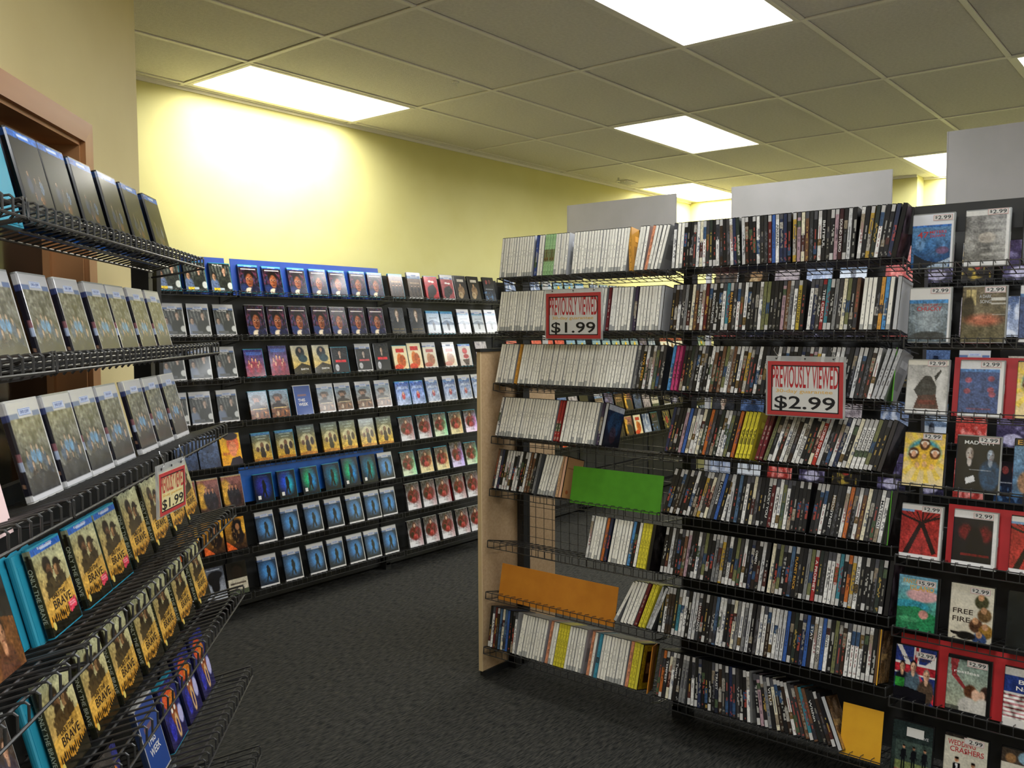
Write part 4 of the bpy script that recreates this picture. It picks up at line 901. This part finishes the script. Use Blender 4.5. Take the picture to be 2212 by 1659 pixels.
# ------------------------------------------------------------------ spine-out cases
def spine_case_mesh(base, cap=None, cap2=None, ink=None, seed=0, calm_=False, t=CT, side=None, plastic=(.05, .05, .055)):
    """unit case, spine facing -y; spine is a fine grid of printed cells"""
    r = random.Random(seed); b = MB(); nx, nz = 4, 30
    base = lin(base); P = lin(plastic); calm = calm_
    alt = lin(r.choice(((.2, .2, .22), (.55, .5, .42), (.3, .16, .14), (.2, .3, .42), (.62, .6, .56), (.42, .34, .2), (.28, .34, .24)))); a0 = r.randint(2, 22); a1 = a0+r.randint(3, 9); useb = (not calm) and r.random() < .6; wide = r.random() < .4
    capn = r.choice((3, 4, 5)); botn = r.choice((3, 4)); tx0, tx1 = 7+r.randint(0, 5), 19+r.randint(0, 5)
    ink_ = None if ink is None else lin(ink)
    e = .0012; xs = [0, e, t*.36, t*.64, t-e, t]; zs = [0.002]+[.003+(CH-.006)*i/nz for i in range(nz+1)]+[CH-.002]
    for j in range(len(zs)-1):
        for i in range(5):
            c = P
            if 1 <= i <= 3 and 1 <= j <= nz:
                q = nz-j
                c = base*(1+r.uniform(-.05, .05) if calm else 1+r.uniform(-.18, .18))
                if cap is not None and q < capn: c = lin(cap)
                elif cap2 is not None and q >= nz-botn: c = lin(cap2)
                elif ink_ is not None and tx0 <= q <= tx1 and (i == 2 or (wide and i == 3 and not calm)) and r.random() < (.3 if calm else .6): c = ink_*.7+base*.3
                elif useb and a0 <= q <= a1: c = alt*(1+r.uniform(-.35, .35))
                elif ink_ is not None and q in (nz-3, nz-2) and i in (2, 3) and r.random() < .5: c = ink_*.5+base*.5
            yy = 0 if 1 <= i <= 3 else (.0006)
            V = [(xs[i], yy, zs[j]), (xs[i+1], yy, zs[j]), (xs[i+1], yy, zs[j+1]), (xs[i], yy, zs[j+1])]
            b.add(V, [(0, 1, 2, 3)], 0, [tuple(float(v) for v in c)])
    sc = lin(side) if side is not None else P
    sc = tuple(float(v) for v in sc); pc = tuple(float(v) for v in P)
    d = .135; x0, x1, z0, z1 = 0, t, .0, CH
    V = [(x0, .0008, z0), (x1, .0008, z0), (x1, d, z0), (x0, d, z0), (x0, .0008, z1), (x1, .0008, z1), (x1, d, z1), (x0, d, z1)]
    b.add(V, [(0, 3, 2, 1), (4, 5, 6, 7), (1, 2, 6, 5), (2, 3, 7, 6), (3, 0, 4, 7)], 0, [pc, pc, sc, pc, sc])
    # the sleeve on the right-hand face, with a couple of printed blocks
    blk = [(.008, .127, .004, CH-.004, sc), (.02, .1, .05, .11, tuple(float(v)*.6+.02 for v in sc)), (.03, .11, .13, .155, tuple(min(1, float(v)*1.6+.02) for v in sc))]
    for n_, (ya, yb, za, zb, c) in enumerate(blk):
        xx = t+.0003*(n_+1)
        b.add([(xx, ya, za), (xx, yb, za), (xx, yb, zb), (xx, ya, zb)], [(0, 1, 2, 3)], 0, [c])
    return b.mesh('spine_case', m_spine)

WV = []
for i in range(10):
    g = rng.uniform(.90, .97)
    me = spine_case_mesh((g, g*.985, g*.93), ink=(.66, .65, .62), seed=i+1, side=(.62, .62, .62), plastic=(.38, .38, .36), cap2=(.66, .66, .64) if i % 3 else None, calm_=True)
    WV.append(me)
PAL = [('black', '1A1A1A'), ('black', '222120'), ('dark grey', '303030'), ('black', '161618'), ('dark brown', '33261C'), ('dark green', '27302A'), ('navy', '232C48'), ('charcoal', '3A3838'), ('black', '1C1B1E'), ('dark red', '5A2020'),
       ('white', 'DAD8D2'), ('cream', 'D8D0B4'), ('pale grey', 'C4C4C2'), ('white', 'E0DED8'), ('grey', '7C7C7A'), ('slate blue', '4A6480'), ('red', '9A2C2A'), ('teal', '3C7C88'), ('mustard', 'AE8E38'), ('pale blue', '88A4B8'), ('brown', '6A4A34'), ('pink', 'A88A90'), ('olive', '6E7048'), ('blue', '34589A'), ('orange', 'B8642C')]
WGT = [7, 7, 5, 6, 4, 3, 3, 5, 5, 2, 6, 4, 4, 6, 3, 2, 2, 1, 1, 2, 2, 1, 1, 1, 1]
RV = []
for i in range(110):
    n_, hx = random.choices(PAL, WGT)[0]
    c = hexc(hx); dark = sum(c) < 1.0
    ink = random.choice([(.75, .74, .7), (.6, .58, .52), (.7, .3, .25), (.75, .62, .3), (.4, .4, .42)]) if dark else random.choice([(.1, .1, .1), (.2, .2, .25), (.5, .15, .15), (.15, .25, .4)])
    cap = random.choice([None, None, None, (.74, .73, .71), (.3, .3, .32)]); cap2 = random.choice([None, None, None, (.76, .75, .73)])
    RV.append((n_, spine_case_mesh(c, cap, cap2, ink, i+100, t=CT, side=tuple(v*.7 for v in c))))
SPC = {}
def special(key, hx, ink=None, cap=None, cap2=None, t=CT, side=None, plastic=(.05, .05, .055)):
    if key not in SPC: SPC[key] = spine_case_mesh(hexc(hx), cap, cap2, ink, len(SPC)+500, t=t, side=side or hexc(hx), plastic=plastic)
    return SPC[key]
KINDS = {'G': ('green', '9AC088'), 'B': ('blue and white', '3A4C86'), 'S': ('salmon', 'D8906C'), 'Y': ('yellow', 'D6C838'), 'R': ('red', 'A03230'), 'O': ('orange', 'C8903C'),
         'T': ('tan', 'C8A078'), 'P': ('purple', '3A3048'), 'L': ('teal', '3A8CA4'), 'M': ('magenta', 'B83A6C'), 'C': ('sky blue', '4A8AC0'), 'V': ('silver', 'A8A8A8'), 'D': ('maroon', '6A2228')}
ROWTILT = [8, 8, 13, 15, 15, 15, 15, 15]
placed = []     # (row, bay, u, lean, mesh, colour name, kind, title, thickness)
def run(row, bay, u0, u1, kinds, lean0=0, lean1=None, title=None):
    """fill u0..u1 with cases; kinds: 'W' white rental, 'X' random retail, other letters special"""
    lean1 = lean0 if lean1 is None else lean1
    u = u0; i = 0; seqk = kinds if isinstance(kinds, list) else [kinds]
    n = len(seqk) if len(seqk) > 1 else None
    while (n is None and u < u1-.008) or (n is not None and i < n):
        f = min(1, max(0, (u-u0)/max(.001, u1-u0)))
        ln = lean0+(lean1-lean0)*f
        k = seqk[i % len(seqk)]; tt = CT
        if k == 'W': me, cn, kd = random.choice(WV), 'white', 'rental_case'
        elif k == 'X': cn, me = random.choice(RV); kd = 'dvd_case'
        elif k in ('Y', 'S', 'G', 'O', 'L', 'T') and bay == 0: cn, hx = KINDS[k]; me = special(k+'0', hx, ink=tuple(v*.6 for v in hexc(hx)), plastic=tuple(v*.8 for v in hexc(hx))); kd = 'rental_case'
        else: cn, hx = KINDS[k]; me = special(k, hx, ink=(.15, .12, .1) if sum(hexc(hx)) > 1.2 else (.7, .68, .62)); kd = 'dvd_case'
        placed.append([row, bay, u, ln, me, cn, kd, None, tt])
        u += (tt+.0004)/max(.5, math.cos(math.radians(ln))); i += 1
    return u
# bay 0 (left)
run(1, 0, .0, .20, 'W', 1); run(1, 0, .205, .22, ['B'], 1); run(1, 0, .222, .25, 'W', 1); run(1, 0, .255, .31, 'G', 1); run(1, 0, .314, .395, 'W', 1)
run(1, 0, .415, .70, 'W', 1, 3); run(1, 0, .715, .73, ['O'], -6); run(1, 0, .735, .78, 'W', 6); run(1, 0, .785, .80, ['S'], 9); run(1, 0, .80, .865, 'W', 9, 12)
run(2, 0, 0, .60, 'W', 2); run(2, 0, .605, .62, ['D'], 2); run(2, 0, .622, .725, 'W', 2); run(2, 0, .738, .75, ['P'], 2); run(2, 0, .757, .86, 'W', 2)
run(3, 0, 0, .11, 'W', 3); run(3, 0, .112, .13, ['O'], 3); run(3, 0, .131, .745, 'W', 3); run(3, 0, .75, .88, 'X', 3)
run(4, 0, .01, .028, ['X'], 3); run(4, 0, .03, .34, 'W', 3); run(4, 0, .35, .384, ['R', 'R'], 3); run(4, 0, .386, .57, 'W', 3); run(4, 0, .578, .594, ['P'], 3)
run(5, 0, .0, .26, 'X', 2, 5); run(5, 0, .27, .36, 'W', 7, 9); run(5, 0, .372, .39, ['T'], 2)
run(6, 0, .545, .56, ['X'], 2); run(6, 0, .56, .62, 'W', 3); run(6, 0, .625, .66, 'X', 3); run(6, 0, .662, .75, 'W', 3); run(6, 0, .755, .765, ['C'], 3); run(6, 0, .77, .8, ['X', 'W'], 3); run(6, 0, .802, .85, ['Y', 'Y', 'Y'], 3)
run(7, 0, .70, .712, ['W'], 22); run(7, 0, .735, .79, 'W', 15); run(7, 0, .80, .82, ['D'], 14); run(7, 0, .822, .87, ['Y', 'Y'], 14); run(7, 0, .858, .87, ['V'], 16)
run(8, 0, .012, .17, 'X', -5, -4); run(8, 0, .185, .335, 'W', 2); run(8, 0, .348, .362, ['S'], 2); run(8, 0, .364, .392, 'W', 2); run(8, 0, .394, .445, ['Y']*4, 2); run(8, 0, .455, .54, 'W', 2)
run(8, 0, .572, .59, ['S', 'W'], 2); run(8, 0, .612, .625, ['L'], 2); run(8, 0, .628, .765, 'W', 2); run(8, 0, .768, .78, ['S'], 2); run(8, 0, .784, .812, ['Y', 'Y'], 2)
# bay 1 (middle)
run(1, 1, .0, .02, ['X'], 0); run(1, 1, .018, .046, 'W', 0); run(1, 1, .048, .30, 'X', 0, -7); run(1, 1, .305, .50, 'X', -5, -3); run(1, 1, .505, .73, 'X', -3, 1); run(1, 1, .735, .85, 'X', 3, 8)
run(2, 1, .0, .205, 'X', 2); run(2, 1, .21, .56, 'X', 1, 2); run(2, 1, .565, .75, 'X', 3); run(2, 1, .755, .86, ['W', 'W', 'W', 'X', 'O', 'C', 'W'], 3, 3)
run(3, 1, .0, .025, ['C', 'M', 'M'], 3); run(3, 1, .052, .62, 'X', 4, 5); run(3, 1, .625, .80, 'X', 5, 9); run(3, 1, .805, .85, ['V', 'V', 'V'], 13, 16)
run(4, 1, .0, .305, 'X', 6, 8); run(4, 1, .306, .367, ['Y']*4, 8); run(4, 1, .372, .38, ['X'], 9); run(4, 1, .386, .41, ['D', 'D'], 11); run(4, 1, .42, .83, 'X', 13, 13)
run(5, 1, .0, .27, 'X', 11, 9); run(5, 1, .28, .60, 'X', 3, 2); run(5, 1, .605, .86, 'X', 5, 6)
run(6, 1, .0, .45, 'X', 2, 2); run(6, 1, .455, .87, 'X', 2, 2)
run(7, 1, .0, .40, 'X', 1, 1); run(7, 1, .405, .85, 'X', 1, 1)
run(8, 1, .0, .13, 'X', 1, 0); run(8, 1, .145, .42, 'X', -5, -9); run(8, 1, .44, .74, 'X', -13, -26)
TITLES = [(1, 1, .433, 'ARSENAL', 'E2E0DA', 'k'), (1, 1, .608, 'BIUTIFUL', '1A1A1A', 'w'), (1, 1, .67, 'SOUND STUDIO', '3A1A1C', 'w'), (2, 1, .125, 'BLUE-EYED BUTCHER', '3A2220', 'w'), (2, 1, .185, 'BROOKLYN CASTLE', '242424', 'w'),
 (2, 1, .61, 'THE CIRCLE', '8A2426', 'w'), (2, 1, .25, 'BALL BENDER', '2A2018', 'y'), (2, 1, .53, 'INSTITUTION', 'BBA23C', 'k'), (3, 1, .395, 'DROP', '202226', 'w'), (3, 1, .24, 'DISCONNECT', 'DAD8D2', 'k'), (4, 1, .735, 'JONESES', 'E2E0DA', 'k'), (4, 1, .752, 'JONESES', 'E2E0DA', 'k'), (4, 1, .768, 'JONESES', 'E2E0DA', 'k'),
 (4, 1, .545, 'HOLY ROLLERS', 'DAD8D2', 'k'), (4, 1, .50, 'HENRY POOLE IS HERE', 'BDB9AC', 'k'), (4, 1, .60, 'LICENSE TO BEAT', 'B03224', 'w'), (5, 1, .205, 'LOOSIES', '28282A', 'w'), (5, 1, .425, 'LUCKY YOU', '1C1C1C', 'w'), (5, 1, .66, 'MISOGYNIST', '1E2024', 'w'), (5, 1, .835, 'MATERIAL', 'E2E0DA', 'k'),
 (6, 1, .285, 'NORWEGIAN WOOD', 'DEDBD4', 'k'), (6, 1, .385, 'OMEN', '241C1A', 'w'), (6, 1, .625, 'A PROPHET', 'A02C2C', 'w'), (6, 1, .70, 'PLAYED', 'C2BFB8', 'r'), (6, 1, .775, 'RUDDERLESS', 'E2E0DA', 'k'), (6, 1, .54, 'PLANET ROCK', '1A1A1A', 'y'),
 (7, 1, .17, 'SHARKNADO', '3A3C40', 'w'), (7, 1, .64, 'STRANGE BLOOD', 'E2E0DA', 'k'), (7, 1, .672, 'Storm', 'E2E0DA', 'k'), (7, 1, .61, 'STAY', '2A2628', 'w'), (8, 1, .27, 'TRUST', '202430', 'w'), (8, 1, .50, 'VITUS', '1E1E1E', 'w'), (8, 1, .68, 'Within', '1C2220', 'w'), (8, 1, .03, 'TEMPEST', '222226', 'w'), (8, 1, .07, 'Twist', '201C1C', 'w'), (3, 0, .785, 'LIVE FEED', '2A2414', 'y')]
for (row, bay, u, t_, hx, ink) in TITLES:
    c_ = [p for p in placed if p[0] == row and p[1] == bay and p[7] is None and abs(p[2]-u) < .05]
    if not c_: continue
    p = min(c_, key=lambda q: abs(q[2]-u)); p[7] = (t_, ink); p[6] = 'dvd_case'
    p[4] = special('t'+t_, hx, cap=(.7, .69, .67) if len(t_) % 2 else None)
    p[5] = 'white' if sum(hexc(hx)) > 1.8 else 'red' if hx in ('8A2426', 'A02C2C', 'B03224') else 'yellow' if hx == 'BBA23C' else 'dark'
def spine_M(row, bay, u, ln):
    z = ZR[row-1]
    a = math.radians(ln)
    # lean pivots on the lower corner that touches the shelf
    piv = T(CT, 0, 0) @ RY(a) @ T(-CT, 0, 0) if ln > 0 else RY(a)
    return GON @ T(bay*BW+.008+u, gy(z)+.006+rng.uniform(0, .004), z+.0305+math.sin(abs(a))*0) @ RX(-math.radians(ROWTILT[row-1])) @ piv
campos = Vector((CX, CY, CAMZ))
cnt = {}
recs = []
for p in sorted(placed, key=lambda q: (q[0], q[1], q[2])):
    k = (p[0], p[1]); cnt[k] = cnt.get(k, 0)+1
    M_ = spine_M(p[0], p[1], p[2], p[3])
    recs.append((p, M_, cnt[k], (M_.translation-campos).length))
retail = sorted([r for r in recs if r[0][6] == 'dvd_case'], key=lambda r: (r[0][7] is None, r[3]))
keep = set(id(r[0]) for r in retail[:300])
BAYW = ['left bay of tall rack', 'middle bay of tall rack']
_st = {}
def spine_text(t_, ink, dark):
    k = (t_, ink)
    if k not in _st:
        b = MB(); V, F = text_geo(t_); mx = V.max(0); Lx = min(.12, .0125*len(t_)); th = .0088
        b.add(np.stack([CT/2-th/2+V[:, 1]/mx[1]*th, np.full(len(V), -.0007), .15-V[:, 0]/mx[0]*Lx], 1), [f[::-1] for f in F] if False else F, 0)
        _st[k] = b.mesh('title', INK[ink] if ink != 'k' else m_black)
    return _st[k]
stuffV, stuffF, stuffC = [], [], []; off = 0
for (p, M_, idx, d) in recs:
    row, bay, u, ln, me, cn, kd, ti, tt = p
    if kd == 'rental_case' or id(p) in keep:
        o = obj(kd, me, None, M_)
        if kd == 'rental_case': lb = '%s-spined rental case, %s from left on %s shelf, %s' % (cn, nth(idx), nth(row), BAYW[bay]); cat = 'rental case'; gr = 'rental cases standing spine out on the tall rack'
        else: lb = '%s-spined DVD, %s from left on %s shelf, %s' % (cn, nth(idx), nth(row), BAYW[bay]); cat = 'dvd case'; gr = 'retail DVDs standing spine out on the tall rack'
        tag(o, lb, cat, gr)
        if ti: obj('title', spine_text(ti[0], ti[1], cn != 'white'), o)
    else:
        n = len(me.vertices); v = np.empty(n*3); me.vertices.foreach_get('co', v); v = v.reshape(-1, 3)
        stuffV.append(v @ np.array(M_.to_3x3()).T + np.array(M_.translation))
        stuffF += [tuple(i+off for i in q.vertices) for q in me.polygons]; off += n
        c = np.empty(len(me.loops)*4, np.float32); me.color_attributes['Col'].data.foreach_get('color', c); stuffC.append(c)
if stuffV:
    me = bpy.data.meshes.new('dvd_cases'); me.from_pydata(np.concatenate(stuffV).tolist(), [], stuffF); me.materials.append(m_spine)
    at = me.color_attributes.new('Col', 'FLOAT_COLOR', 'CORNER'); at.data.foreach_set('color', np.concatenate(stuffC))
    o = obj('dvd_cases', me); tag(o, 'remaining mixed-colour DVD cases standing spine out on the upper shelves of the tall rack', 'dvd cases', None, 'stuff')

# last cases of runs that show a whole side, boxes and cards
def end_case(name, row, bay, u, lean, t, spine, side_art=None, side_mat=None, label='', cat='rental case', d=.135):
    z = ZR[row-1]
    M_ = GON @ T(bay*BW+.008+u, gy(z)+.006, z+.0305) @ RX(-math.radians(ROWTILT[row-1])) @ (T(t, 0, 0) @ RY(math.radians(lean)) @ T(-t, 0, 0))
    b = MB().box(0, t, 0, d, 0, CH); b.box(.0012, t-.0012, -.0006, 0, .003, CH-.003, 1)
    o = obj(name, b.mesh(name, [m_blackpl, spine]), None, M_); tag(o, label, cat)
    if side_art:
        me = bpy.data.meshes.new('cover'); A = ART[side_art]
        V = np.zeros((H_, W_, 3)); V[..., 0] = t+.0008; V[..., 1] = np.linspace(.004, d-.004, W_)[None]; V[..., 2] = np.linspace(CH-.004, .004, H_)[:, None]
        F = [(j*W_+i, (j+1)*W_+i, (j+1)*W_+i+1, j*W_+i+1) for j in range(H_-1) for i in range(W_-1)]
        me.from_pydata(V.reshape(-1, 3).tolist(), [], F); me.materials.append(m_print)
        at = me.color_attributes.new('Col', 'FLOAT_COLOR', 'POINT'); c = np.ones((H_*W_, 4), np.float32); c[:, :3] = lin(A.reshape(-1, 3)); at.data.foreach_set('color', c.ravel())
        obj('cover', me, o)
    else: obj('cover', MB().box(t, t+.0008, .004, d-.004, .004, CH-.004).mesh('cover', side_mat or m_cardw), o)
    return o
A = G('1E3454', '101418'); E_(A, .5, .45, .4, .3, '24405C'); E_(A, .5, .7, .2, .2, '5A3030', .5); R_(A, 0, 0, 1, .14, 'B8BAC0'); design('bluefog', A, 'x')
A = G('B88A5C', 'B08252'); R_(A, .1, .25, .6, .28, '8A5A3A', .7); E_(A, .25, .85, .08, .05, 'A05A30'); R_(A, .5, .86, .95, .95, '8C7A68'); design('tanbox', A, 'x')
A = G('8A7418', '7A6614'); R_(A, .25, .15, .85, .85, '2E1E0C'); R_(A, .35, .4, .7, .65, '6A4A2C'); design('yellowsleeve', A, 'x')
A = G('2A2624', '1A1614'); N_(A, .2, 10, 5); R_(A, 0, .8, 1, 1, '1A1414'); design('darkback', A, 'x')
A = G('3A2E34', '241C22'); N_(A, .3, 9, 8); R_(A, .6, .3, .9, .4, '9A9498'); design('darkplum', A, 'x')
A = G('6A5440', '8A6C48'); N_(A, .3, 6, 9); R_(A, 0, .45, .6, .55, 'B09060'); design('sepia', A, 'x')
end_case('rental_case', 4, 0, .596, 3, .0145, m_cardw, 'bluefog', label='case with blue cover turned outward ending the white run, fourth shelf')
end_case('rental_case', 2, 0, .862, 2, .0145, m_cardw, None, m_cardw, label='last white case of the second shelf, grey side showing')
end_case('rental_case', 5, 0, .392, 2, .0145, mat('peach', hexc('D8A888'), .5), 'tanbox', label='peach case with tan side beside the green card')
end_case('rental_case', 6, 0, .852, 2, .0145, m_blackpl, 'darkback', label='black case with dark cover after three yellow spines')
end_case('rental_case', 8, 0, .815, 2, .0145, mat('yellow_spine', hexc('CFC23C'), .5), 'yellowsleeve', label='yellow case with dark brown picture, bottom shelf of the left bay')
end_case('dvd_case', 1, 1, .855, 9, .0145, m_blackpl, 'darkplum', label='dark plum case ending the top row of the middle bay', cat='dvd case')
end_case('rental_case', 2, 1, .868, 3, .0145, m_cardw, None, m_cardw, label='white case with grey side ending the second row, middle bay')
end_case('dvd_case', 4, 1, .835, 13, .0145, mat('dark_spine', hexc('2E2826'), .4), 'darkback', label='dark case ending the fourth row of the middle bay', cat='dvd case')
end_case('dvd_case', 5, 1, .868, 6, .0145, m_blackpl, 'darkback', label='dark case beside the green sliver, fifth row of middle bay', cat='dvd case')
end_case('dvd_case', 6, 1, .878, 2, .0145, m_blackpl, 'darkplum', label='dark glossy case ending the sixth row of the middle bay', cat='dvd case')
end_case('dvd_case', 7, 1, .853, 1, .0145, mat('brown_spine', hexc('5A4028'), .4), 'sepia', label='brown case before the yellow sliver, seventh row', cat='dvd case')
end_case('dvd_case', 8, 1, .745, -26, .0145, m_cardw, 'sepia', label='sepia case leaning at the end of the bottom row', cat='dvd case')
end_case('rental_case', 7, 0, .872, 17, .0145, m_silver, None, mat('grey_side', hexc('4A4A48'), .2), label='silvery wrapped case ending the seventh row of the left bay')
card('divider_card', m_green, GON, .446, .900, ZR[4]+.012, ZR[4]+.175, gy(ZR[4])+.03, 12, 'bright green divider card on the fifth shelf, left bay', shear=-.0)
card('divider_card', m_orange, GON, .055, .70, ZR[6]-.004, ZR[6]+.165, gy(ZR[6])+.03, 12, 'long orange-brown divider card on the seventh shelf, left bay')
card('divider_card', m_yellow, GON, 1.66, 1.80, ZR[7]+.005, ZR[7]+.185, gy(ZR[7])+.035, 12, 'yellow divider card behind the leaning cases, bottom shelf')
def sliver(m_, row, u, label, w=.004):
    z = ZR[row-1]
    b = MB().prism([(0, 0), (.12, 0), (.12, .19), (.07, .19), (0, .0)] if w > .005 else [(0, 0), (.13, 0), (.13, .19), (0, .19)], 0, .003, axis='x')
    o = obj('divider_card', b.mesh('divider_card', m_), None, GON @ T(u, gy(z)+.004, z+.03) @ RX(-math.radians(14)) @ RZ(.35)); tag(o, label, 'card')
sliver(m_green, 3, BW+.885, 'green card edge beside the silvery cases, third shelf')
sliver(m_green, 5, BW+.888, 'green card edge ending the fifth shelf, middle bay')
sliver(m_yellow, 7, BW+.872, 'yellow card edge ending the seventh shelf, middle bay')
sliver(m_orange, 8, .885, 'orange card edge ending the bottom shelf, left bay')

# ------------------------------------------------------------------ price signs hanging from the shelves
def sign(price, frame, x, y, z, w, h, label, back=False, yaw=0):
    root = bpy.data.objects.new('price_sign', None); COL.objects.link(root); root.matrix_local = frame @ T(x, y, z) @ RZ(yaw); tag(root, label, 'sign', 'hanging price signs')
    obj('pouch', MB().box(-.004, w+.004, -.0022, .0022, -h-.004, .018).mesh('pouch', m_pouch), root)
    obj('placard', MB().box(.003, w-.003, -.0032, -.0023, -h, -.001).mesh('placard', m_white if not back else mat('cream_paper', hexc('D8C890'), .6)), root)
    b = MB(); bw = w*.05
    for q in ((.003, w-.003, -h, -h+bw), (.003, w-.003, -bw-.001, -.001)): b.box(q[0], q[1], -.0042, -.0032, q[2], q[3])
    for q in ((.003, .003+bw), (w-.003-bw, w-.003)): b.box(q[0], q[1], -.0042, -.0032, -h+bw, -bw-.001)
    obj('red_border', b.mesh('red_border', m_redsign), root)
    b = MB(); i0 = bw+.003; l = w*.014
    for q in ((i0, w-i0, -h+bw, -h+bw+l), (i0, w-i0, -bw-.001-l, -bw-.001)): b.box(q[0], q[1], -.0040, -.0032, q[2], q[3])
    for q in ((i0, i0+l), (w-i0-l, w-i0)): b.box(q[0], q[1], -.0040, -.0032, -h+bw, -bw-.001)
    obj('black_border', b.mesh('black_border', m_black), root)
    xi, wi = bw+w*.022, w-2*(bw+w*.022)
    b = MB(); put_text(b, 'PREVIOUSLY VIEWED', xi, -h*.49, wi, h*.40, -.0036, 0); obj('heading', b.mesh('heading', m_red), root)
    b = MB(); put_text(b, '30-day guarantee', xi+wi*.06, -h*.60, wi*.86, h*.085, -.0036, 0); obj('guarantee_line', b.mesh('guarantee_line', m_yink), root)
    b = MB(); put_text(b, price, xi+wi*.04, -h*.91, wi*.92, h*.27, -.0036, 0); obj('price', b.mesh('price', m_black), root)
    for hx in (w*.12, w*.86):
        t = np.linspace(0, 1, 9); P = [(hx+.008*math.sin(k*5.5), -.001-.006*math.sin(k*3.1), .004+.045*k) for k in t]
        obj('hook', MB().tube(P, .0011).mesh('hook', m_steel), root)
    b = MB()
    for hx in (w*.12, w*.5, w*.86): b.prism([(hx+.003*math.cos(t), .009+.003*math.sin(t)) for t in np.arange(6)*math.pi/3], -.003, .003, axis='y')
    obj('grommet', b.mesh('grommet', m_black), root)
    return root
sign('$1.99', GON, .335, .392, 1.822, .295, .198, 'red-bordered $1.99 sign hanging in front of white cases')
sign('$2.99', GON, 1.372, .372, 1.545, .282, .198, 'red-bordered $2.99 sign hanging in front of coloured spines', yaw=-.0)
sign('$1.99', LEFT, 1.985, .575, 1.352, .15, .095, 'red-bordered price sign seen almost edge-on, left rack', back=True, yaw=-.12)
